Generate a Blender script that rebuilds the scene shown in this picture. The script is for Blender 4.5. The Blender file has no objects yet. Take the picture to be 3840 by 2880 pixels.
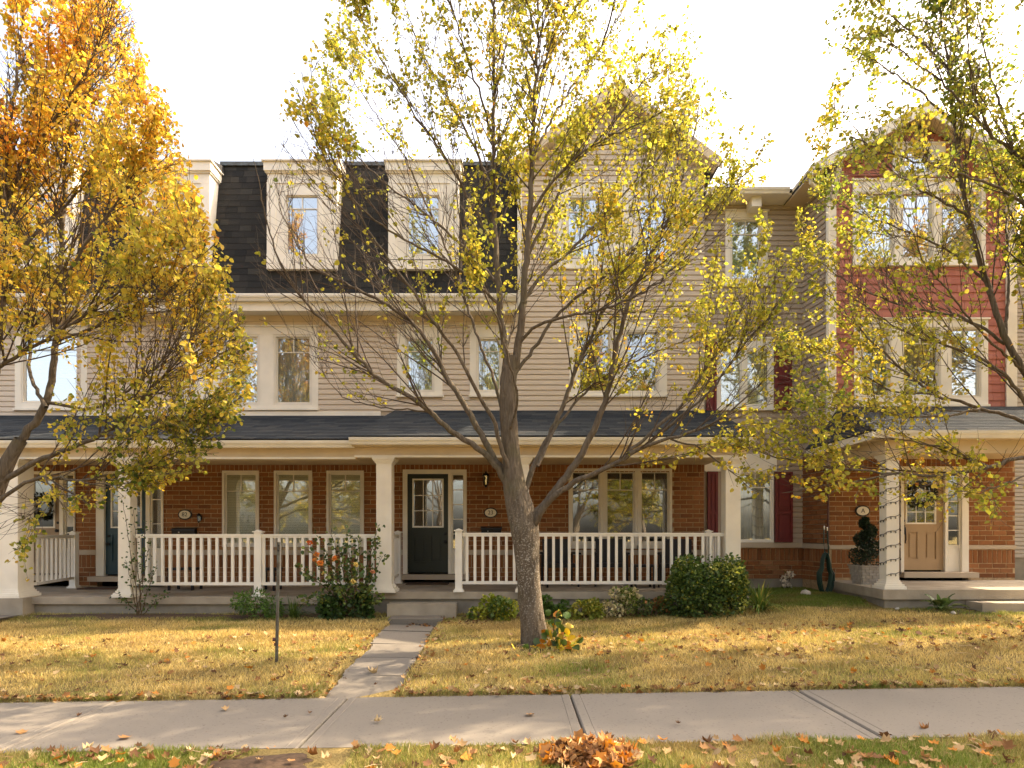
import bpy, math, random
import numpy as np
from mathutils import Matrix, Vector
random.seed(7); RNG = np.random.default_rng(7)
SC = bpy.context.scene; COL = SC.collection
R = math.radians
# ------------------------------------------------------------------ camera, sky, sun, exposure
EYE = 1.6; F = 2415.0; HZ = 2000.0
cam = bpy.data.cameras.new('camera'); camo = bpy.data.objects.new('camera', cam); COL.objects.link(camo)
camo.location = (0, 0, EYE); camo.rotation_euler = (R(90), 0, 0)
cam.sensor_fit = 'HORIZONTAL'; cam.sensor_width = 36; cam.lens = F/3840*36
cam.shift_y = (HZ-1440)/3840; cam.clip_start = .05; cam.clip_end = 1000
SC.camera = camo
SUN_AZ = R(70); SUN_EL = R(46)
w = bpy.data.worlds.new('World'); SC.world = w; w.use_nodes = True
nt = w.node_tree; bg = nt.nodes['Background']
sky = nt.nodes.new('ShaderNodeTexSky'); sky.sky_type = 'NISHITA'; sky.sun_disc = False
sky.sun_elevation = SUN_EL; sky.sun_rotation = SUN_AZ
sky.air_density = 1.0; sky.dust_density = 6.0; sky.ozone_density = .3
hs = nt.nodes.new('ShaderNodeHueSaturation'); hs.inputs['Saturation'].default_value = .75   # thin high haze whitens the sky
nt.links.new(sky.outputs[0], hs.inputs['Color']); nt.links.new(hs.outputs[0], bg.inputs[0]); bg.inputs[1].default_value = .15
sl = bpy.data.lights.new('sun', 'SUN'); sl.energy = 2.6; sl.angle = R(.5); sl.color = (1, .86, .66)
so = bpy.data.objects.new('sun', sl); COL.objects.link(so); so.location = (20, 5, 20)
d = Vector((math.sin(SUN_AZ)*math.cos(SUN_EL), math.cos(SUN_AZ)*math.cos(SUN_EL), math.sin(SUN_EL)))
so.rotation_euler = d.to_track_quat('Z', 'Y').to_euler()
vs = SC.view_settings; vs.view_transform = 'Standard'; vs.look = 'None'; vs.gamma = 1; vs.use_curve_mapping = False
vs.exposure = 2.25
vs.use_white_balance = True; vs.white_balance_temperature = 7500; vs.white_balance_tint = 12   # camera set for open shade
SC.cycles.max_bounces = 8; SC.cycles.transparent_max_bounces = 12

# ------------------------------------------------------------------ picture geometry -> metres
def PX(sx, D): return (sx-1920)/F*D
def PZ(sy, D): return EYE+(HZ-sy)/F*D
def VPt(vx, vy, D): return np.array([PX(vx/.576, D), D, PZ(vy/.576, D)])

# ------------------------------------------------------------------ materials
MATS = {}
def newmat(name):
    m = bpy.data.materials.new(name); m.use_nodes = True; MATS[name] = m
    return m, m.node_tree, m.node_tree.nodes['Principled BSDF']
def ramp(nt, fac, cols):
    r = nt.nodes.new('ShaderNodeValToRGB'); e = r.color_ramp.elements
    while len(e) < len(cols): e.new(.5)
    for i, c in enumerate(cols):
        e[i].position = i/(len(cols)-1) if len(cols) > 1 else 0; e[i].color = (*c, 1)
    nt.links.new(fac, r.inputs[0]); return r.outputs[0]
def noise(nt, scale, detail=4, coord='Object', stretch=None, dist=0):
    t = nt.nodes.new('ShaderNodeTexCoord'); n = nt.nodes.new('ShaderNodeTexNoise')
    n.inputs['Scale'].default_value = scale; n.inputs['Detail'].default_value = detail; n.inputs['Distortion'].default_value = dist
    src = t.outputs['Object' if coord == 'World' else coord]
    if coord == 'World':
        g = nt.nodes.new('ShaderNodeNewGeometry'); src = g.outputs['Position']
    if stretch:
        mp = nt.nodes.new('ShaderNodeMapping'); mp.inputs['Scale'].default_value = stretch
        nt.links.new(src, mp.inputs[0]); src = mp.outputs[0]
    nt.links.new(src, n.inputs['Vector']); return n.outputs[0]
def mixc(nt, fac, a, b, mode='MIX'):
    m = nt.nodes.new('ShaderNodeMix'); m.data_type = 'RGBA'; m.blend_type = mode
    for i, s in ((0, fac), (6, a), (7, b)):
        if isinstance(s, (int, float)): m.inputs[i].default_value = s
        elif isinstance(s, tuple): m.inputs[i].default_value = (*s, 1)
        else: nt.links.new(s, m.inputs[i])
    return m.outputs[2]
def math_(nt, op, a, b=0.0):
    m = nt.nodes.new('ShaderNodeMath'); m.operation = op
    for i, s in ((0, a), (1, b)):
        if isinstance(s, (int, float)): m.inputs[i].default_value = s
        else: nt.links.new(s, m.inputs[i])
    return m.outputs[0]
def bump(nt, b, h, strength=.3, dist=.01):
    n = nt.nodes.new('ShaderNodeBump'); n.inputs['Strength'].default_value = strength; n.inputs['Distance'].default_value = dist
    nt.links.new(h, n.inputs['Height']); nt.links.new(n.outputs[0], b.inputs['Normal'])
def pmat(name, col, rough=.7, var=.15, scale=6, col2=None, bs=0, bscale=60, piece=None, stretch=None, metal=0, spec=.4, grime=0):
    """painted / mineral surface: colour, slow stains, fine relief; piece = colours that differ from piece to piece"""
    m, nt, b = newmat(name)
    c2 = col2 or tuple(x*(1-var*2) for x in col)
    n = noise(nt, scale, 5, 'World', stretch)
    if piece:
        oi = nt.nodes.new('ShaderNodeObjectInfo'); g = nt.nodes.new('ShaderNodeNewGeometry')
        f = math_(nt, 'FRACT', math_(nt, 'ADD', oi.outputs['Random'], g.outputs['Random Per Island']))
        base = ramp(nt, f, piece)
        base = mixc(nt, math_(nt, 'MULTIPLY', n, var*1.6), base, tuple(x*.5 for x in piece[0]))
    else:
        st = nt.nodes.new('ShaderNodeMapRange'); st.inputs[1].default_value = .35; st.inputs[2].default_value = .7
        nt.links.new(n, st.inputs[0]); base = mixc(nt, st.outputs[0], col, c2)
    if grime:
        n3 = noise(nt, 1.1, 6, 'World', (1, 1, .35)); mr = nt.nodes.new('ShaderNodeMapRange')
        mr.inputs[1].default_value = .48; mr.inputs[2].default_value = .75; mr.inputs[4].default_value = grime
        nt.links.new(n3, mr.inputs[0]); base = mixc(nt, mr.outputs[0], base, (.16, .13, .09))
    nt.links.new(base, b.inputs['Base Color'])
    b.inputs['Roughness'].default_value = rough; b.inputs['Metallic'].default_value = metal
    b.inputs['Specular IOR Level'].default_value = spec
    if bs: bump(nt, b, noise(nt, bscale, 6, 'World', stretch), bs, .008)
    return m
pmat('brick', (.3, .12, .05), .85, .25, 30, bs=.6, bscale=90, piece=[(.225, .086, .031), (.30, .12, .045), (.18, .067, .026), (.35, .15, .062), (.26, .10, .037), (.345, .17, .083)], spec=.2)
pmat('mortar', (.52, .37, .225), .95, .2, 20, bs=.5, bscale=140, spec=.1)
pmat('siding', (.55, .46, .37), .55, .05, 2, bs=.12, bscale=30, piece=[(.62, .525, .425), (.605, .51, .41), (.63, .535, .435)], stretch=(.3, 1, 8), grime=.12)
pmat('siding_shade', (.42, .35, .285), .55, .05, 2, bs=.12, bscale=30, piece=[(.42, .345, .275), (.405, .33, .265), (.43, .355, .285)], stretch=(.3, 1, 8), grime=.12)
pmat('siding_grey', (.4, .37, .33), .6, .05, 2, piece=[(.41, .37, .32), (.39, .35, .3)])
pmat('trim', (.83, .78, .68), .5, .06, 3, bs=.06, grime=.14)
pmat('trim_white', (.84, .81, .74), .45, .05, 3, bs=.05, grime=.1)
pmat('trim_tan', (.66, .54, .38), .55, .06, 3, bs=.05, grime=.15)
pmat('soffit', (.62, .5, .34), .6, .06, 3, grime=.1)
pmat('vinyl', (.74, .69, .60), .42, .05, 4, grime=.1)
pmat('mansard_shingle', (.03, .03, .03), .9, .2, 40, bs=.8, bscale=200, piece=[(.022, .022, .022), (.034, .033, .031), (.018, .019, .02), (.048, .046, .041), (.028, .027, .026)], spec=.2)
pmat('roof_shingle', (.06, .065, .07), 1, .2, 40, bs=.8, bscale=200, piece=[(.030, .037, .045), (.050, .057, .064), (.024, .030, .038), (.041, .047, .054), (.06, .063, .066)], spec=.08)
pmat('roof_felt', (.03, .03, .03), .95)
pmat('red_shake', (.42, .11, .075), .8, .2, 50, bs=.7, bscale=40, piece=[(.46, .165, .13), (.50, .195, .155), (.43, .145, .115), (.48, .18, .145)], stretch=(9, 9, .6))
pmat('shutter', (.15, .018, .022), .5, .08, 5)
pmat('concrete', (.40, .345, .27), .9, .14, 3, bs=.5, bscale=80, grime=.35)
pmat('foundation', (.30, .27, .22), .95, .15, 4, bs=.6, bscale=60, grime=.3)
pmat('stone_band', (.50, .42, .32), .85, .12, 8, bs=.4, bscale=60, piece=[(.50, .41, .31), (.46, .38, .29), (.54, .45, .35)])
pmat('door_green', (.014, .022, .018), .4, .1, 4)
pmat('door_teal', (.02, .055, .075), .4, .1, 4)
pmat('door_beige', (.42, .28, .155), .45, .06, 4)
pmat('door_taupe', (.33, .24, .16), .5, .08, 4)
pmat('black_metal', (.012, .012, .013), .4, .1, 10, metal=.3)
pmat('grey_steel', (.14, .15, .14), .45, .25, 14, metal=.8, col2=(.08, .06, .045))
pmat('dark_wicker', (.016, .013, .012), .6, .2, 60, bs=.6, bscale=150)
pmat('rail_dark', (.02, .02, .02), .6)
pmat('plaque', (.74, .68, .55), .4, .05, 8)
pmat('numeral', (.03, .03, .02), .5)
pmat('hose', (.014, .05, .036), .4, .1, 20)
pmat('copper_pipe', (.10, .03, .02), .5, .1, 10)
pmat('basket', (.34, .31, .27), .85, .1, 30, bs=.5, bscale=60, piece=[(.36, .33, .29), (.30, .27, .235), (.39, .36, .31)])
pmat('mat_fibre', (.07, .035, .02), 1, .2, 60, bs=.6)
pmat('blind_grey', (.84, .80, .62), .7, .03, 3)
pmat('blind_white', (.66, .69, .70), .7, .03, 3)
pmat('blind_blue', (.42, .48, .52), .7, .03, 3)
pmat('curtain', (.62, .62, .57), .8, .05, 5)
pmat('interior', (.10, .08, .06), .9)
pmat('rock', (.62, .57, .5), .9, .2, 14, bs=.6, bscale=40)
pmat('soil', (.10, .062, .036), 1, .25, 20, bs=.9, bscale=40)
pmat('wood_stem', (.11, .075, .04), .9, .2, 30, bs=.4)
pmat('steel', (.4, .4, .4), .35, .1, 20, metal=1)
pmat('bulb', (.05, .05, .045), .2)
pmat('paper', (.7, .68, .64), .6)
pmat('asphalt', (.05, .05, .052), .9, .2, 5, bs=.6, bscale=150)
# glass: part mirror of the street, part see-through
def glass(name, fac):
    m, nt, b = newmat(name); nt.nodes.remove(b)
    g = nt.nodes.new('ShaderNodeBsdfGlossy'); g.inputs['Roughness'].default_value = .02; g.inputs['Color'].default_value = (.93, .97, 1, 1)
    t = nt.nodes.new('ShaderNodeBsdfTransparent'); t.inputs['Color'].default_value = (.94, .96, .95, 1)
    lw = nt.nodes.new('ShaderNodeLayerWeight'); lw.inputs[0].default_value = .3
    f = math_(nt, 'ADD', math_(nt, 'MULTIPLY', lw.outputs['Fresnel'], .5), fac)
    nb = nt.nodes.new('ShaderNodeBump'); nb.inputs['Strength'].default_value = .05; nb.inputs['Distance'].default_value = .02
    nt.links.new(noise(nt, 2.2, 2, 'World'), nb.inputs['Height']); nt.links.new(nb.outputs[0], g.inputs['Normal'])
    x = nt.nodes.new('ShaderNodeMixShader'); nt.links.new(f, x.inputs[0]); nt.links.new(t.outputs[0], x.inputs[1]); nt.links.new(g.outputs[0], x.inputs[2])
    nt.links.new(x.outputs[0], nt.nodes['Material Output'].inputs[0]); return m
glass('glass', .24); glass('glass_upper', .34)
def leafmat(name, trans=.5, rough=.55, spec=.25):
    m, nt, b = newmat(name)
    a = nt.nodes.new('ShaderNodeAttribute'); a.attribute_name = 'Col'
    nt.links.new(a.outputs[0], b.inputs['Base Color']); b.inputs['Roughness'].default_value = rough; b.inputs['Specular IOR Level'].default_value = spec
    t = nt.nodes.new('ShaderNodeBsdfTranslucent')
    hs = nt.nodes.new('ShaderNodeHueSaturation'); hs.inputs['Saturation'].default_value = 1.06; hs.inputs['Value'].default_value = 1.4
    nt.links.new(a.outputs[0], hs.inputs['Color']); nt.links.new(hs.outputs[0], t.inputs[0])
    x = nt.nodes.new('ShaderNodeMixShader'); x.inputs[0].default_value = trans
    nt.links.new(b.outputs[0], x.inputs[1]); nt.links.new(t.outputs[0], x.inputs[2])
    nt.links.new(x.outputs[0], nt.nodes['Material Output'].inputs[0]); return m
leafmat('tree_leaf', .55); leafmat('grass_blade', .3, .7, .15); leafmat('shrub_leaf', .25, .45, .4); leafmat('dead_leaf', .2, .8, .15); leafmat('petal', .35)
def barkmat():
    m, nt, b = newmat('bark')
    n1 = noise(nt, 26, 6, 'World', (1, 1, .22), .8); n2 = noise(nt, 48, 3, 'World'); n3 = noise(nt, 2.5, 3, 'World')
    c = ramp(nt, n1, [(.024, .018, .012), (.085, .065, .045), (.15, .12, .088), (.055, .043, .03)])
    mr = nt.nodes.new('ShaderNodeMapRange'); mr.inputs[1].default_value = .54; mr.inputs[2].default_value = .66
    nt.links.new(n2, mr.inputs[0])
    a = nt.nodes.new('ShaderNodeAttribute'); a.attribute_name = 'Col'   # red channel: pale lichen on the lower trunk
    c = mixc(nt, math_(nt, 'MULTIPLY', mr.outputs[0], a.outputs['Fac']), c, (.34, .31, .26))
    mg = nt.nodes.new('ShaderNodeMapRange'); mg.inputs[1].default_value = .55; mg.inputs[2].default_value = .75; mg.inputs[4].default_value = .5
    nt.links.new(n3, mg.inputs[0]); c = mixc(nt, mg.outputs[0], c, (.09, .085, .035))
    nt.links.new(c, b.inputs['Base Color']); b.inputs['Roughness'].default_value = .9; b.inputs['Specular IOR Level'].default_value = .2
    bump(nt, b, n1, 1.0, .03)
barkmat()
def twigmat():
    m, nt, b = newmat('twig_bark')
    c = ramp(nt, noise(nt, 20, 3, 'World'), [(.030, .018, .011), (.065, .042, .026), (.095, .068, .043)])
    nt.links.new(c, b.inputs['Base Color']); b.inputs['Roughness'].default_value = .8
twigmat()
def slabmat():
    m, nt, b = newmat('pavement')
    n1 = noise(nt, .9, 5, 'World'); n2 = noise(nt, 120, 3, 'World'); n3 = noise(nt, 5, 7, 'World', (.5, 1.3, 1), .8)
    oi = nt.nodes.new('ShaderNodeObjectInfo'); n4 = noise(nt, 38, 2, 'World'); mp4 = nt.nodes.new('ShaderNodeMapRange'); mp4.inputs[1].default_value = .62; mp4.inputs[2].default_value = .70; mp4.inputs[4].default_value = .55; nt.links.new(n4, mp4.inputs[0])
    c = ramp(nt, n1, [(.10, .087, .071), (.162, .142, .117), (.205, .178, .145)])
    c = mixc(nt, math_(nt, 'MULTIPLY', n2, .55), c, (.14, .13, .115))
    c = mixc(nt, math_(nt, 'MULTIPLY', n3, .4), c, (.16, .145, .125))
    c = mixc(nt, math_(nt, 'MULTIPLY', oi.outputs['Random'], .22), c, (.26, .235, .21)); c = mixc(nt, mp4.outputs[0], c, (.07, .062, .052))
    nt.links.new(c, b.inputs['Base Color']); b.inputs['Roughness'].default_value = .9; b.inputs['Specular IOR Level'].default_value = .2
    bump(nt, b, noise(nt, 160, 4, 'World', (.25, 1, 1)), .5, .004)
slabmat()
def lawnmat():
    m, nt, b = newmat('lawn_thatch')
    c = ramp(nt, noise(nt, 1.3, 6, 'World'), [(.10, .11, .03), (.24, .18, .07), (.33, .25, .10), (.16, .12, .055)])
    c = mixc(nt, math_(nt, 'MULTIPLY', noise(nt, 60, 4, 'World'), .8), c, (.10, .07, .035))
    nt.links.new(c, b.inputs['Base Color']); b.inputs['Roughness'].default_value = 1; b.inputs['Specular IOR Level'].default_value = .05
    bump(nt, b, noise(nt, 45, 6, 'World'), 1.0, .03)
lawnmat()

# ------------------------------------------------------------------ mesh + object helpers
class MB:
    def __init__(s): s.v = []; s.f = []
    def add(s, verts, faces, M=None):
        o = len(s.v)
        s.v += [tuple(M @ Vector(p)) if M is not None else tuple(p) for p in verts]
        s.f += [tuple(i+o for i in q) for q in faces]; return s
    def box(s, x0, x1, y0, y1, z0, z1, M=None):
        return s.add([(x0, y0, z0), (x1, y0, z0), (x1, y1, z0), (x0, y1, z0), (x0, y0, z1), (x1, y0, z1), (x1, y1, z1), (x0, y1, z1)],
                     [(0, 3, 2, 1), (4, 5, 6, 7), (0, 1, 5, 4), (1, 2, 6, 5), (2, 3, 7, 6), (3, 0, 4, 7)], M)
    def prism(s, poly, a0, a1, axis='x', M=None):
        """poly in the two other axes (y,z for x; x,z for y; x,y for z), drawn from a0 to a1"""
        n = len(poly)
        def P(a, q): return {'x': (a, q[0], q[1]), 'y': (q[0], a, q[1]), 'z': (q[0], q[1], a)}[axis]
        vs = [P(a0, q) for q in poly]+[P(a1, q) for q in poly]
        fs = [tuple(range(n))[::-1], tuple(range(n, 2*n))]+[(i, (i+1) % n, n+(i+1) % n, n+i) for i in range(n)]
        return s.add(vs, fs, M)
    def tube(s, pts, rad, sides=8, M=None, cap=True):
        v, f = tube_np(np.asarray(pts, float), np.broadcast_to(np.asarray(rad, float), (len(pts),)), sides)
        s.add([tuple(p) for p in v], [tuple(q) for q in f], M)
        if cap:
            n = len(pts); o = len(s.v)-len(v)
            s.f += [tuple(o+i for i in range(sides))[::-1], tuple(o+(n-1)*sides+i for i in range(sides))]
        return s
    def lathe(s, prof, c=(0, 0), n=12, M=None):
        vs = [(c[0]+r*math.cos(2*math.pi*k/n), c[1]+r*math.sin(2*math.pi*k/n), z) for r, z in prof for k in range(n)]
        fs = [(i*n+k, i*n+(k+1) % n, (i+1)*n+(k+1) % n, (i+1)*n+k) for i in range(len(prof)-1) for k in range(n)]
        fs += [tuple(range(n))[::-1], tuple(range((len(prof)-1)*n, len(prof)*n))]
        return s.add(vs, fs, M)
    def mesh(s, name, mat, smooth=False):
        me = bpy.data.meshes.new(name); me.from_pydata(s.v, [], s.f)
        me.materials.append(MATS[mat]); fixn(me)
        if smooth: me.polygons.foreach_set('use_smooth', [True]*len(me.polygons))
        me.update(); return me
def fixn(me):
    import bmesh
    bm = bmesh.new(); bm.from_mesh(me); bmesh.ops.recalc_face_normals(bm, faces=bm.faces); bm.to_mesh(me); bm.free()
def tube_np(P, Rd, sides):
    n = len(P); T = np.gradient(P, axis=0) if n > 2 else np.tile(P[1]-P[0], (n, 1))
    T = T/(np.linalg.norm(T, axis=1, keepdims=True)+1e-9)
    ref = np.array([0, 0, 1.]) if abs(T[:, 2]).mean() < .8 else np.array([0, 1., 0])
    U = np.cross(T, ref); U /= np.linalg.norm(U, axis=1, keepdims=True)+1e-9; W = np.cross(T, U)
    a = np.arange(sides)*2*math.pi/sides
    V = P[:, None]+Rd[:, None, None]*(np.cos(a)[None, :, None]*U[:, None]+np.sin(a)[None, :, None]*W[:, None])
    i = np.arange(n-1)[:, None]*sides; k = np.arange(sides)[None]; k2 = (k+1) % sides
    Q = np.stack([i+k, i+k2, i+sides+k2, i+sides+k], -1).reshape(-1, 4)
    return V.reshape(-1, 3), Q
def np_mesh(name, V, Fc, mat, cols=None, smooth=False):
    me = bpy.data.meshes.new(name); V = np.ascontiguousarray(V, np.float32); Fc = np.ascontiguousarray(Fc, np.int32); k = Fc.shape[1]
    me.vertices.add(len(V)); me.vertices.foreach_set('co', V.ravel())
    me.loops.add(Fc.size); me.loops.foreach_set('vertex_index', Fc.ravel())
    me.polygons.add(len(Fc)); me.polygons.foreach_set('loop_start', np.arange(len(Fc), dtype=np.int32)*k)
    if smooth: me.polygons.foreach_set('use_smooth', np.ones(len(Fc), bool))
    me.materials.append(MATS[mat])
    if cols is not None:
        a = me.color_attributes.new('Col', 'FLOAT_COLOR', 'POINT')
        c = np.ones((len(V), 4), np.float32); c[:, :3] = cols; a.data.foreach_set('color', c.ravel())
    me.update(calc_edges=True); return me
WP = {}
def link(name, me, parent=None, loc=(0, 0, 0), rot=None, **props):
    o = bpy.data.objects.new(name, me); COL.objects.link(o)
    loc = Vector(loc); WP[o.name] = loc.copy()
    if parent is not None:
        o.parent = parent; o.location = loc-WP[parent.name]
    else: o.location = loc
    if rot is not None: o.rotation_euler = rot
    for k, v in props.items(): o[k] = v
    return o
def thing(name, label, cat, loc=(0, 0, 0), group=None, me=None, rot=None):
    o = link(name, me, None, loc, rot, label=label, category=cat)
    if group: o['group'] = group
    return o
def part(name, mb, mat, parent, smooth=False, **props):
    me = mb.mesh(name, mat, smooth) if isinstance(mb, MB) else mb
    # mesh is in world coordinates: keep its origin at the world origin
    o = bpy.data.objects.new(name, me); COL.objects.link(o); o.parent = parent; o.location = -WP[parent.name]; WP[o.name] = Vector((0, 0, 0))
    for k, v in props.items(): o[k] = v
    return o
def struct(name, mb, mat, **props):
    me = mb.mesh(name, mat) if isinstance(mb, MB) else mb
    return link(name, me, None, (0, 0, 0), None, kind='structure', **props)
MCACHE = {}
def cached(key, mat, fn):
    k = (mat,)+key
    if k not in MCACHE:
        mb = MB(); fn(mb); MCACHE[k] = mb.mesh(key[0], mat)
    return MCACHE[k]
def place_pieces(name, parent, pieces, mat, limit, rest_name=None):
    """pieces: (size key, builder, Matrix). The first ones (by importance) become objects that share meshes, the rest one stuff part."""
    pieces = sorted(pieces, key=lambda p: -p[3])
    for key, fn, M, imp in pieces[:limit]:
        o = bpy.data.objects.new(name, cached((name,)+key, mat, fn)); COL.objects.link(o); o.parent = parent
        o.location = M.translation-WP[parent.name]; o.rotation_euler = M.to_euler()
    rest = pieces[limit:]
    if rest:
        mb = MB()
        for key, fn, M, imp in rest:
            t = MB(); fn(t); mb.add(t.v, t.f, M)
        me = bpy.data.meshes.new(name); me.from_pydata(mb.v, [], mb.f); me.materials.append(MATS[mat]); fixn(me); me.update()
        part(rest_name or name, me, mat, parent, kind='stuff')
class Wall:
    """u along the wall, n outwards, z up"""
    def __init__(s, x, y, a=0.0): s.o = Vector((x, y, 0)); s.a = a; s.M = Matrix.Translation(s.o) @ Matrix.Rotation(a, 4, 'Z')
    def at(s, u, n, z): return s.M @ Matrix.Translation((u, -n, z))
def minus(u0, u1, cuts):
    segs = [(u0, u1)]
    for a, b in cuts:
        nx = []
        for p, q in segs:
            if b <= p or a >= q: nx.append((p, q)); continue
            if a > p: nx.append((p, a))
            if b < q: nx.append((b, q))
        segs = nx
    return [(p, q) for p, q in segs if q-p > .012]
def backing(W, u0, u1, z0, z1, ops, n0, n1, mb=None):
    mb = mb or MB()
    zs = sorted({z0, z1}|{min(max(v, z0), z1) for o in ops for v in (o[2], o[3])})
    for a, b in zip(zs, zs[1:]):
        if b-a < 1e-4: continue
        m = (a+b)/2
        for p, q in minus(u0, u1, [(o[0], o[1]) for o in ops if o[2] < m < o[3]]):
            mb.box(p, q, -n1, -n0, a, b, W.M)
    return mb
BH, BL, MJ = .078, .2435, .014
def bricks(W, u0, u1, z0, z1, ops, vis=lambda u, z: 1.0, soldiers=()):
    """running bond with soldier courses; returns pieces"""
    out = []; z = z0; row = 0
    def brick(u, zz, w, h, up):
        key = (round(w, 3), round(h, 3)); dn = random.uniform(-.002, .002)
        M = W.at(u, dn, zz) @ Matrix.Rotation(random.uniform(-.004, .004), 4, 'Y')
        out.append((key, lambda mb, w=key[0], h=key[1]: brick_shape(mb, w, h), M, vis(u, zz)*w*h))
    while z < z1-.02:
        sol = next((s for s in soldiers if abs(s-z) < .045), None)
        if sol is not None: h = BL; pitch = .092; w = .092-MJ
        else: h = min(BH, z1-z); pitch = BL+MJ; w = BL
        cuts = [(o[0], o[1]) for o in ops if min(o[3], z+h)-max(o[2], z) > .3*h]
        for p, q in minus(u0, u1, cuts):
            k = math.floor((p-u0)/pitch)-1; off = (.5*pitch if row % 2 else 0)+u0
            while True:
                a = off+k*pitch; b = a+w; k += 1
                if a > q: break
                a2, b2 = max(a, p+.003), min(b, q-.003)
                if b2-a2 > .03: brick(a2, z, b2-a2, h, sol is not None)
        z += h+MJ; row += 1
    return out
def brick_shape(mb, w, h):
    c = .004; v = []
    for y, i in ((.03, 0), (-.002, 0), (-.006, c)):
        v += [(i, y, i), (w-i, y, i), (w-i, y, h-i), (i, y, h-i)]
    f = [(8, 9, 10, 11)]
    for r in (0, 4):
        f += [(r+k, r+(k+1) % 4, r+4+(k+1) % 4, r+4+k) for k in range(4)]
    mb.add(v, f)
def board_shape(mb, w, h):
    # Dutch-lap clapboard: flat face, cove under the next board, overhanging lip
    prof = [(.004, -.001), (-.030, -.001), (-.027, h*.66), (-.010, h*.84), (-.007, h), (.004, h)]
    mb.prism(prof, 0, w, 'x')
def butt(p, q):
    """long clapboards meet in butt joints"""
    if q-p < 2.6: return [(p, q)]
    m = round(random.uniform(p+.9, q-.9), 2); return [(p, m-.0015), (m+.0015, q)]
def boards(W, u0, u1, z0, z1, ops, ex=.1055, clip=None, vis=lambda u, z: 1.0):
    out = []; z = z0
    while z < z1-.02:
        h = min(ex, z1-z); a, b = u0, u1
        if clip: a, b = clip(z+h*.5)
        if b-a > .05:
            cuts = [(o[0], o[1]) for o in ops if min(o[3], z+h)-max(o[2], z) > .35*h]
            for p, q in [w_ for s_ in minus(a, b, cuts) for w_ in butt(*s_)]:
                wd = round(q-p, 3); hh = round(h, 3)
                out.append(((wd, hh), lambda mb, w=wd, h=hh: board_shape(mb, w, h), W.at(p, 0, z), vis(p, z)*wd))
        z += ex
    return out
def shake_shape(mb, w, h):
    mb.prism([(.004, 0), (-.024, 0), (-.022, h*.4), (-.008, h+.012), (.004, h+.012)], 0, w, 'x')
def shingle_shape(mb, w, h):
    mb.prism([(.002, 0), (-.010, 0), (-.004, h+.02), (.002, h+.02)], 0, w, 'x')
def tiles(base, u0, u1, s0, s1, row, wmin, wmax, ops, shape, clip=None, vis=lambda u, z: 1.0, gap=.004, jit=.003):
    """shingle-like pieces on a plane: base maps (u, -n, s) to the world"""
    out = []; s = s0; r = 0
    while s < s1-.03:
        h = min(row, s1-s); a, b = u0, u1
        if clip: a, b = clip(s+h*.5)
        cuts = [(o[0], o[1]) for o in ops if min(o[3], s+h)-max(o[2], s) > .35*h]
        for p, q in minus(a, b, cuts):
            u = p
            while u < q-.01:
                wd = random.choice([wmin, (wmin+wmax)/2, wmax, wmin*.5+wmax*.5])
                if u == p: wd *= random.choice([.4, .6, .8, 1])
                wd = min(wd, q-u)
                if q-u-wd < .03: wd = q-u
                k = (round(max(wd-gap, .01), 2 if wd in (wmin, wmax) else 3), round(h, 3))
                M = base @ Matrix.Translation((u, 0, s+random.uniform(-jit, jit)))
                out.append((k, lambda mb, w=k[0], h=k[1]: shape(mb, w, h), M, vis(u, s)*wd)); u += wd
        s += row; r += 1
    return out
# ------------------------------------------------------------------ ground
def sstep(a, b, x):
    t = np.clip((np.asarray(x, float)-a)/(b-a), 0, 1); return t*t*(3-2*t)
def zside(x): return .016*np.clip(x, -9, 9)
def zporch(x): return .24+.26*sstep(.5, 6, x)
Y0, Y1 = 4.89, 6.387
def ground(x, y):
    x = np.asarray(x, float); y = np.asarray(y, float)
    t = np.clip((y-Y1)/(10.9-Y1), 0, 1)
    z = zside(x)*(1-t)+zporch(x)*t
    z = z+.016*np.sin(x*1.7+y*.6)*np.sin(y*1.9+.4)*np.clip(t*6, 0, 1)*np.clip((1-t)*6, 0, 1)
    z = np.where((y > Y0-.02) & (y < Y1+.02), z-.05, z)
    z = np.where((x > -1.93) & (x < -1.15) & (y > Y1) & (y < 10.75), z-.045, z)
    z = np.where(y < 2.3, -.14+.016*np.clip(x, -9, 9), z)
    return z
def gxyz(sx, sy):
    """point of the ground seen at photo pixel sx, sy"""
    D = 6.
    for _ in range(30): D = (EYE-float(ground(PX(sx, D), D)))*F/(sy-HZ)*.6+D*.4
    return Vector((PX(sx, D), D, float(ground(PX(sx, D), D))))
def build_ground():
    xs = np.unique(np.concatenate([np.linspace(-150, -13, 12), np.arange(-13, 13.01, .13), np.linspace(13, 150, 12), [-1.93, -1.929, -1.15, -1.151]]))
    ys = np.unique(np.concatenate([np.linspace(-150, 2, 14), [2.29, 2.31], np.arange(2.4, 13.1, .12), [Y0-.021, Y0-.019, Y1+.019, Y1+.021, 10.74, 10.76], np.linspace(14, 150, 10)]))
    X, Y = np.meshgrid(xs, ys); V = np.stack([X, Y, ground(X, Y)], -1).reshape(-1, 3)
    nx = len(xs); i = np.arange(len(ys)-1)[:, None]*nx+np.arange(nx-1)[None]
    Q = np.stack([i, i+1, i+nx+1, i+nx], -1).reshape(-1, 4)
    link('lawn', np_mesh('lawn', V, Q, 'lawn_thatch', smooth=True), None, kind='structure')
build_ground()
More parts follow.
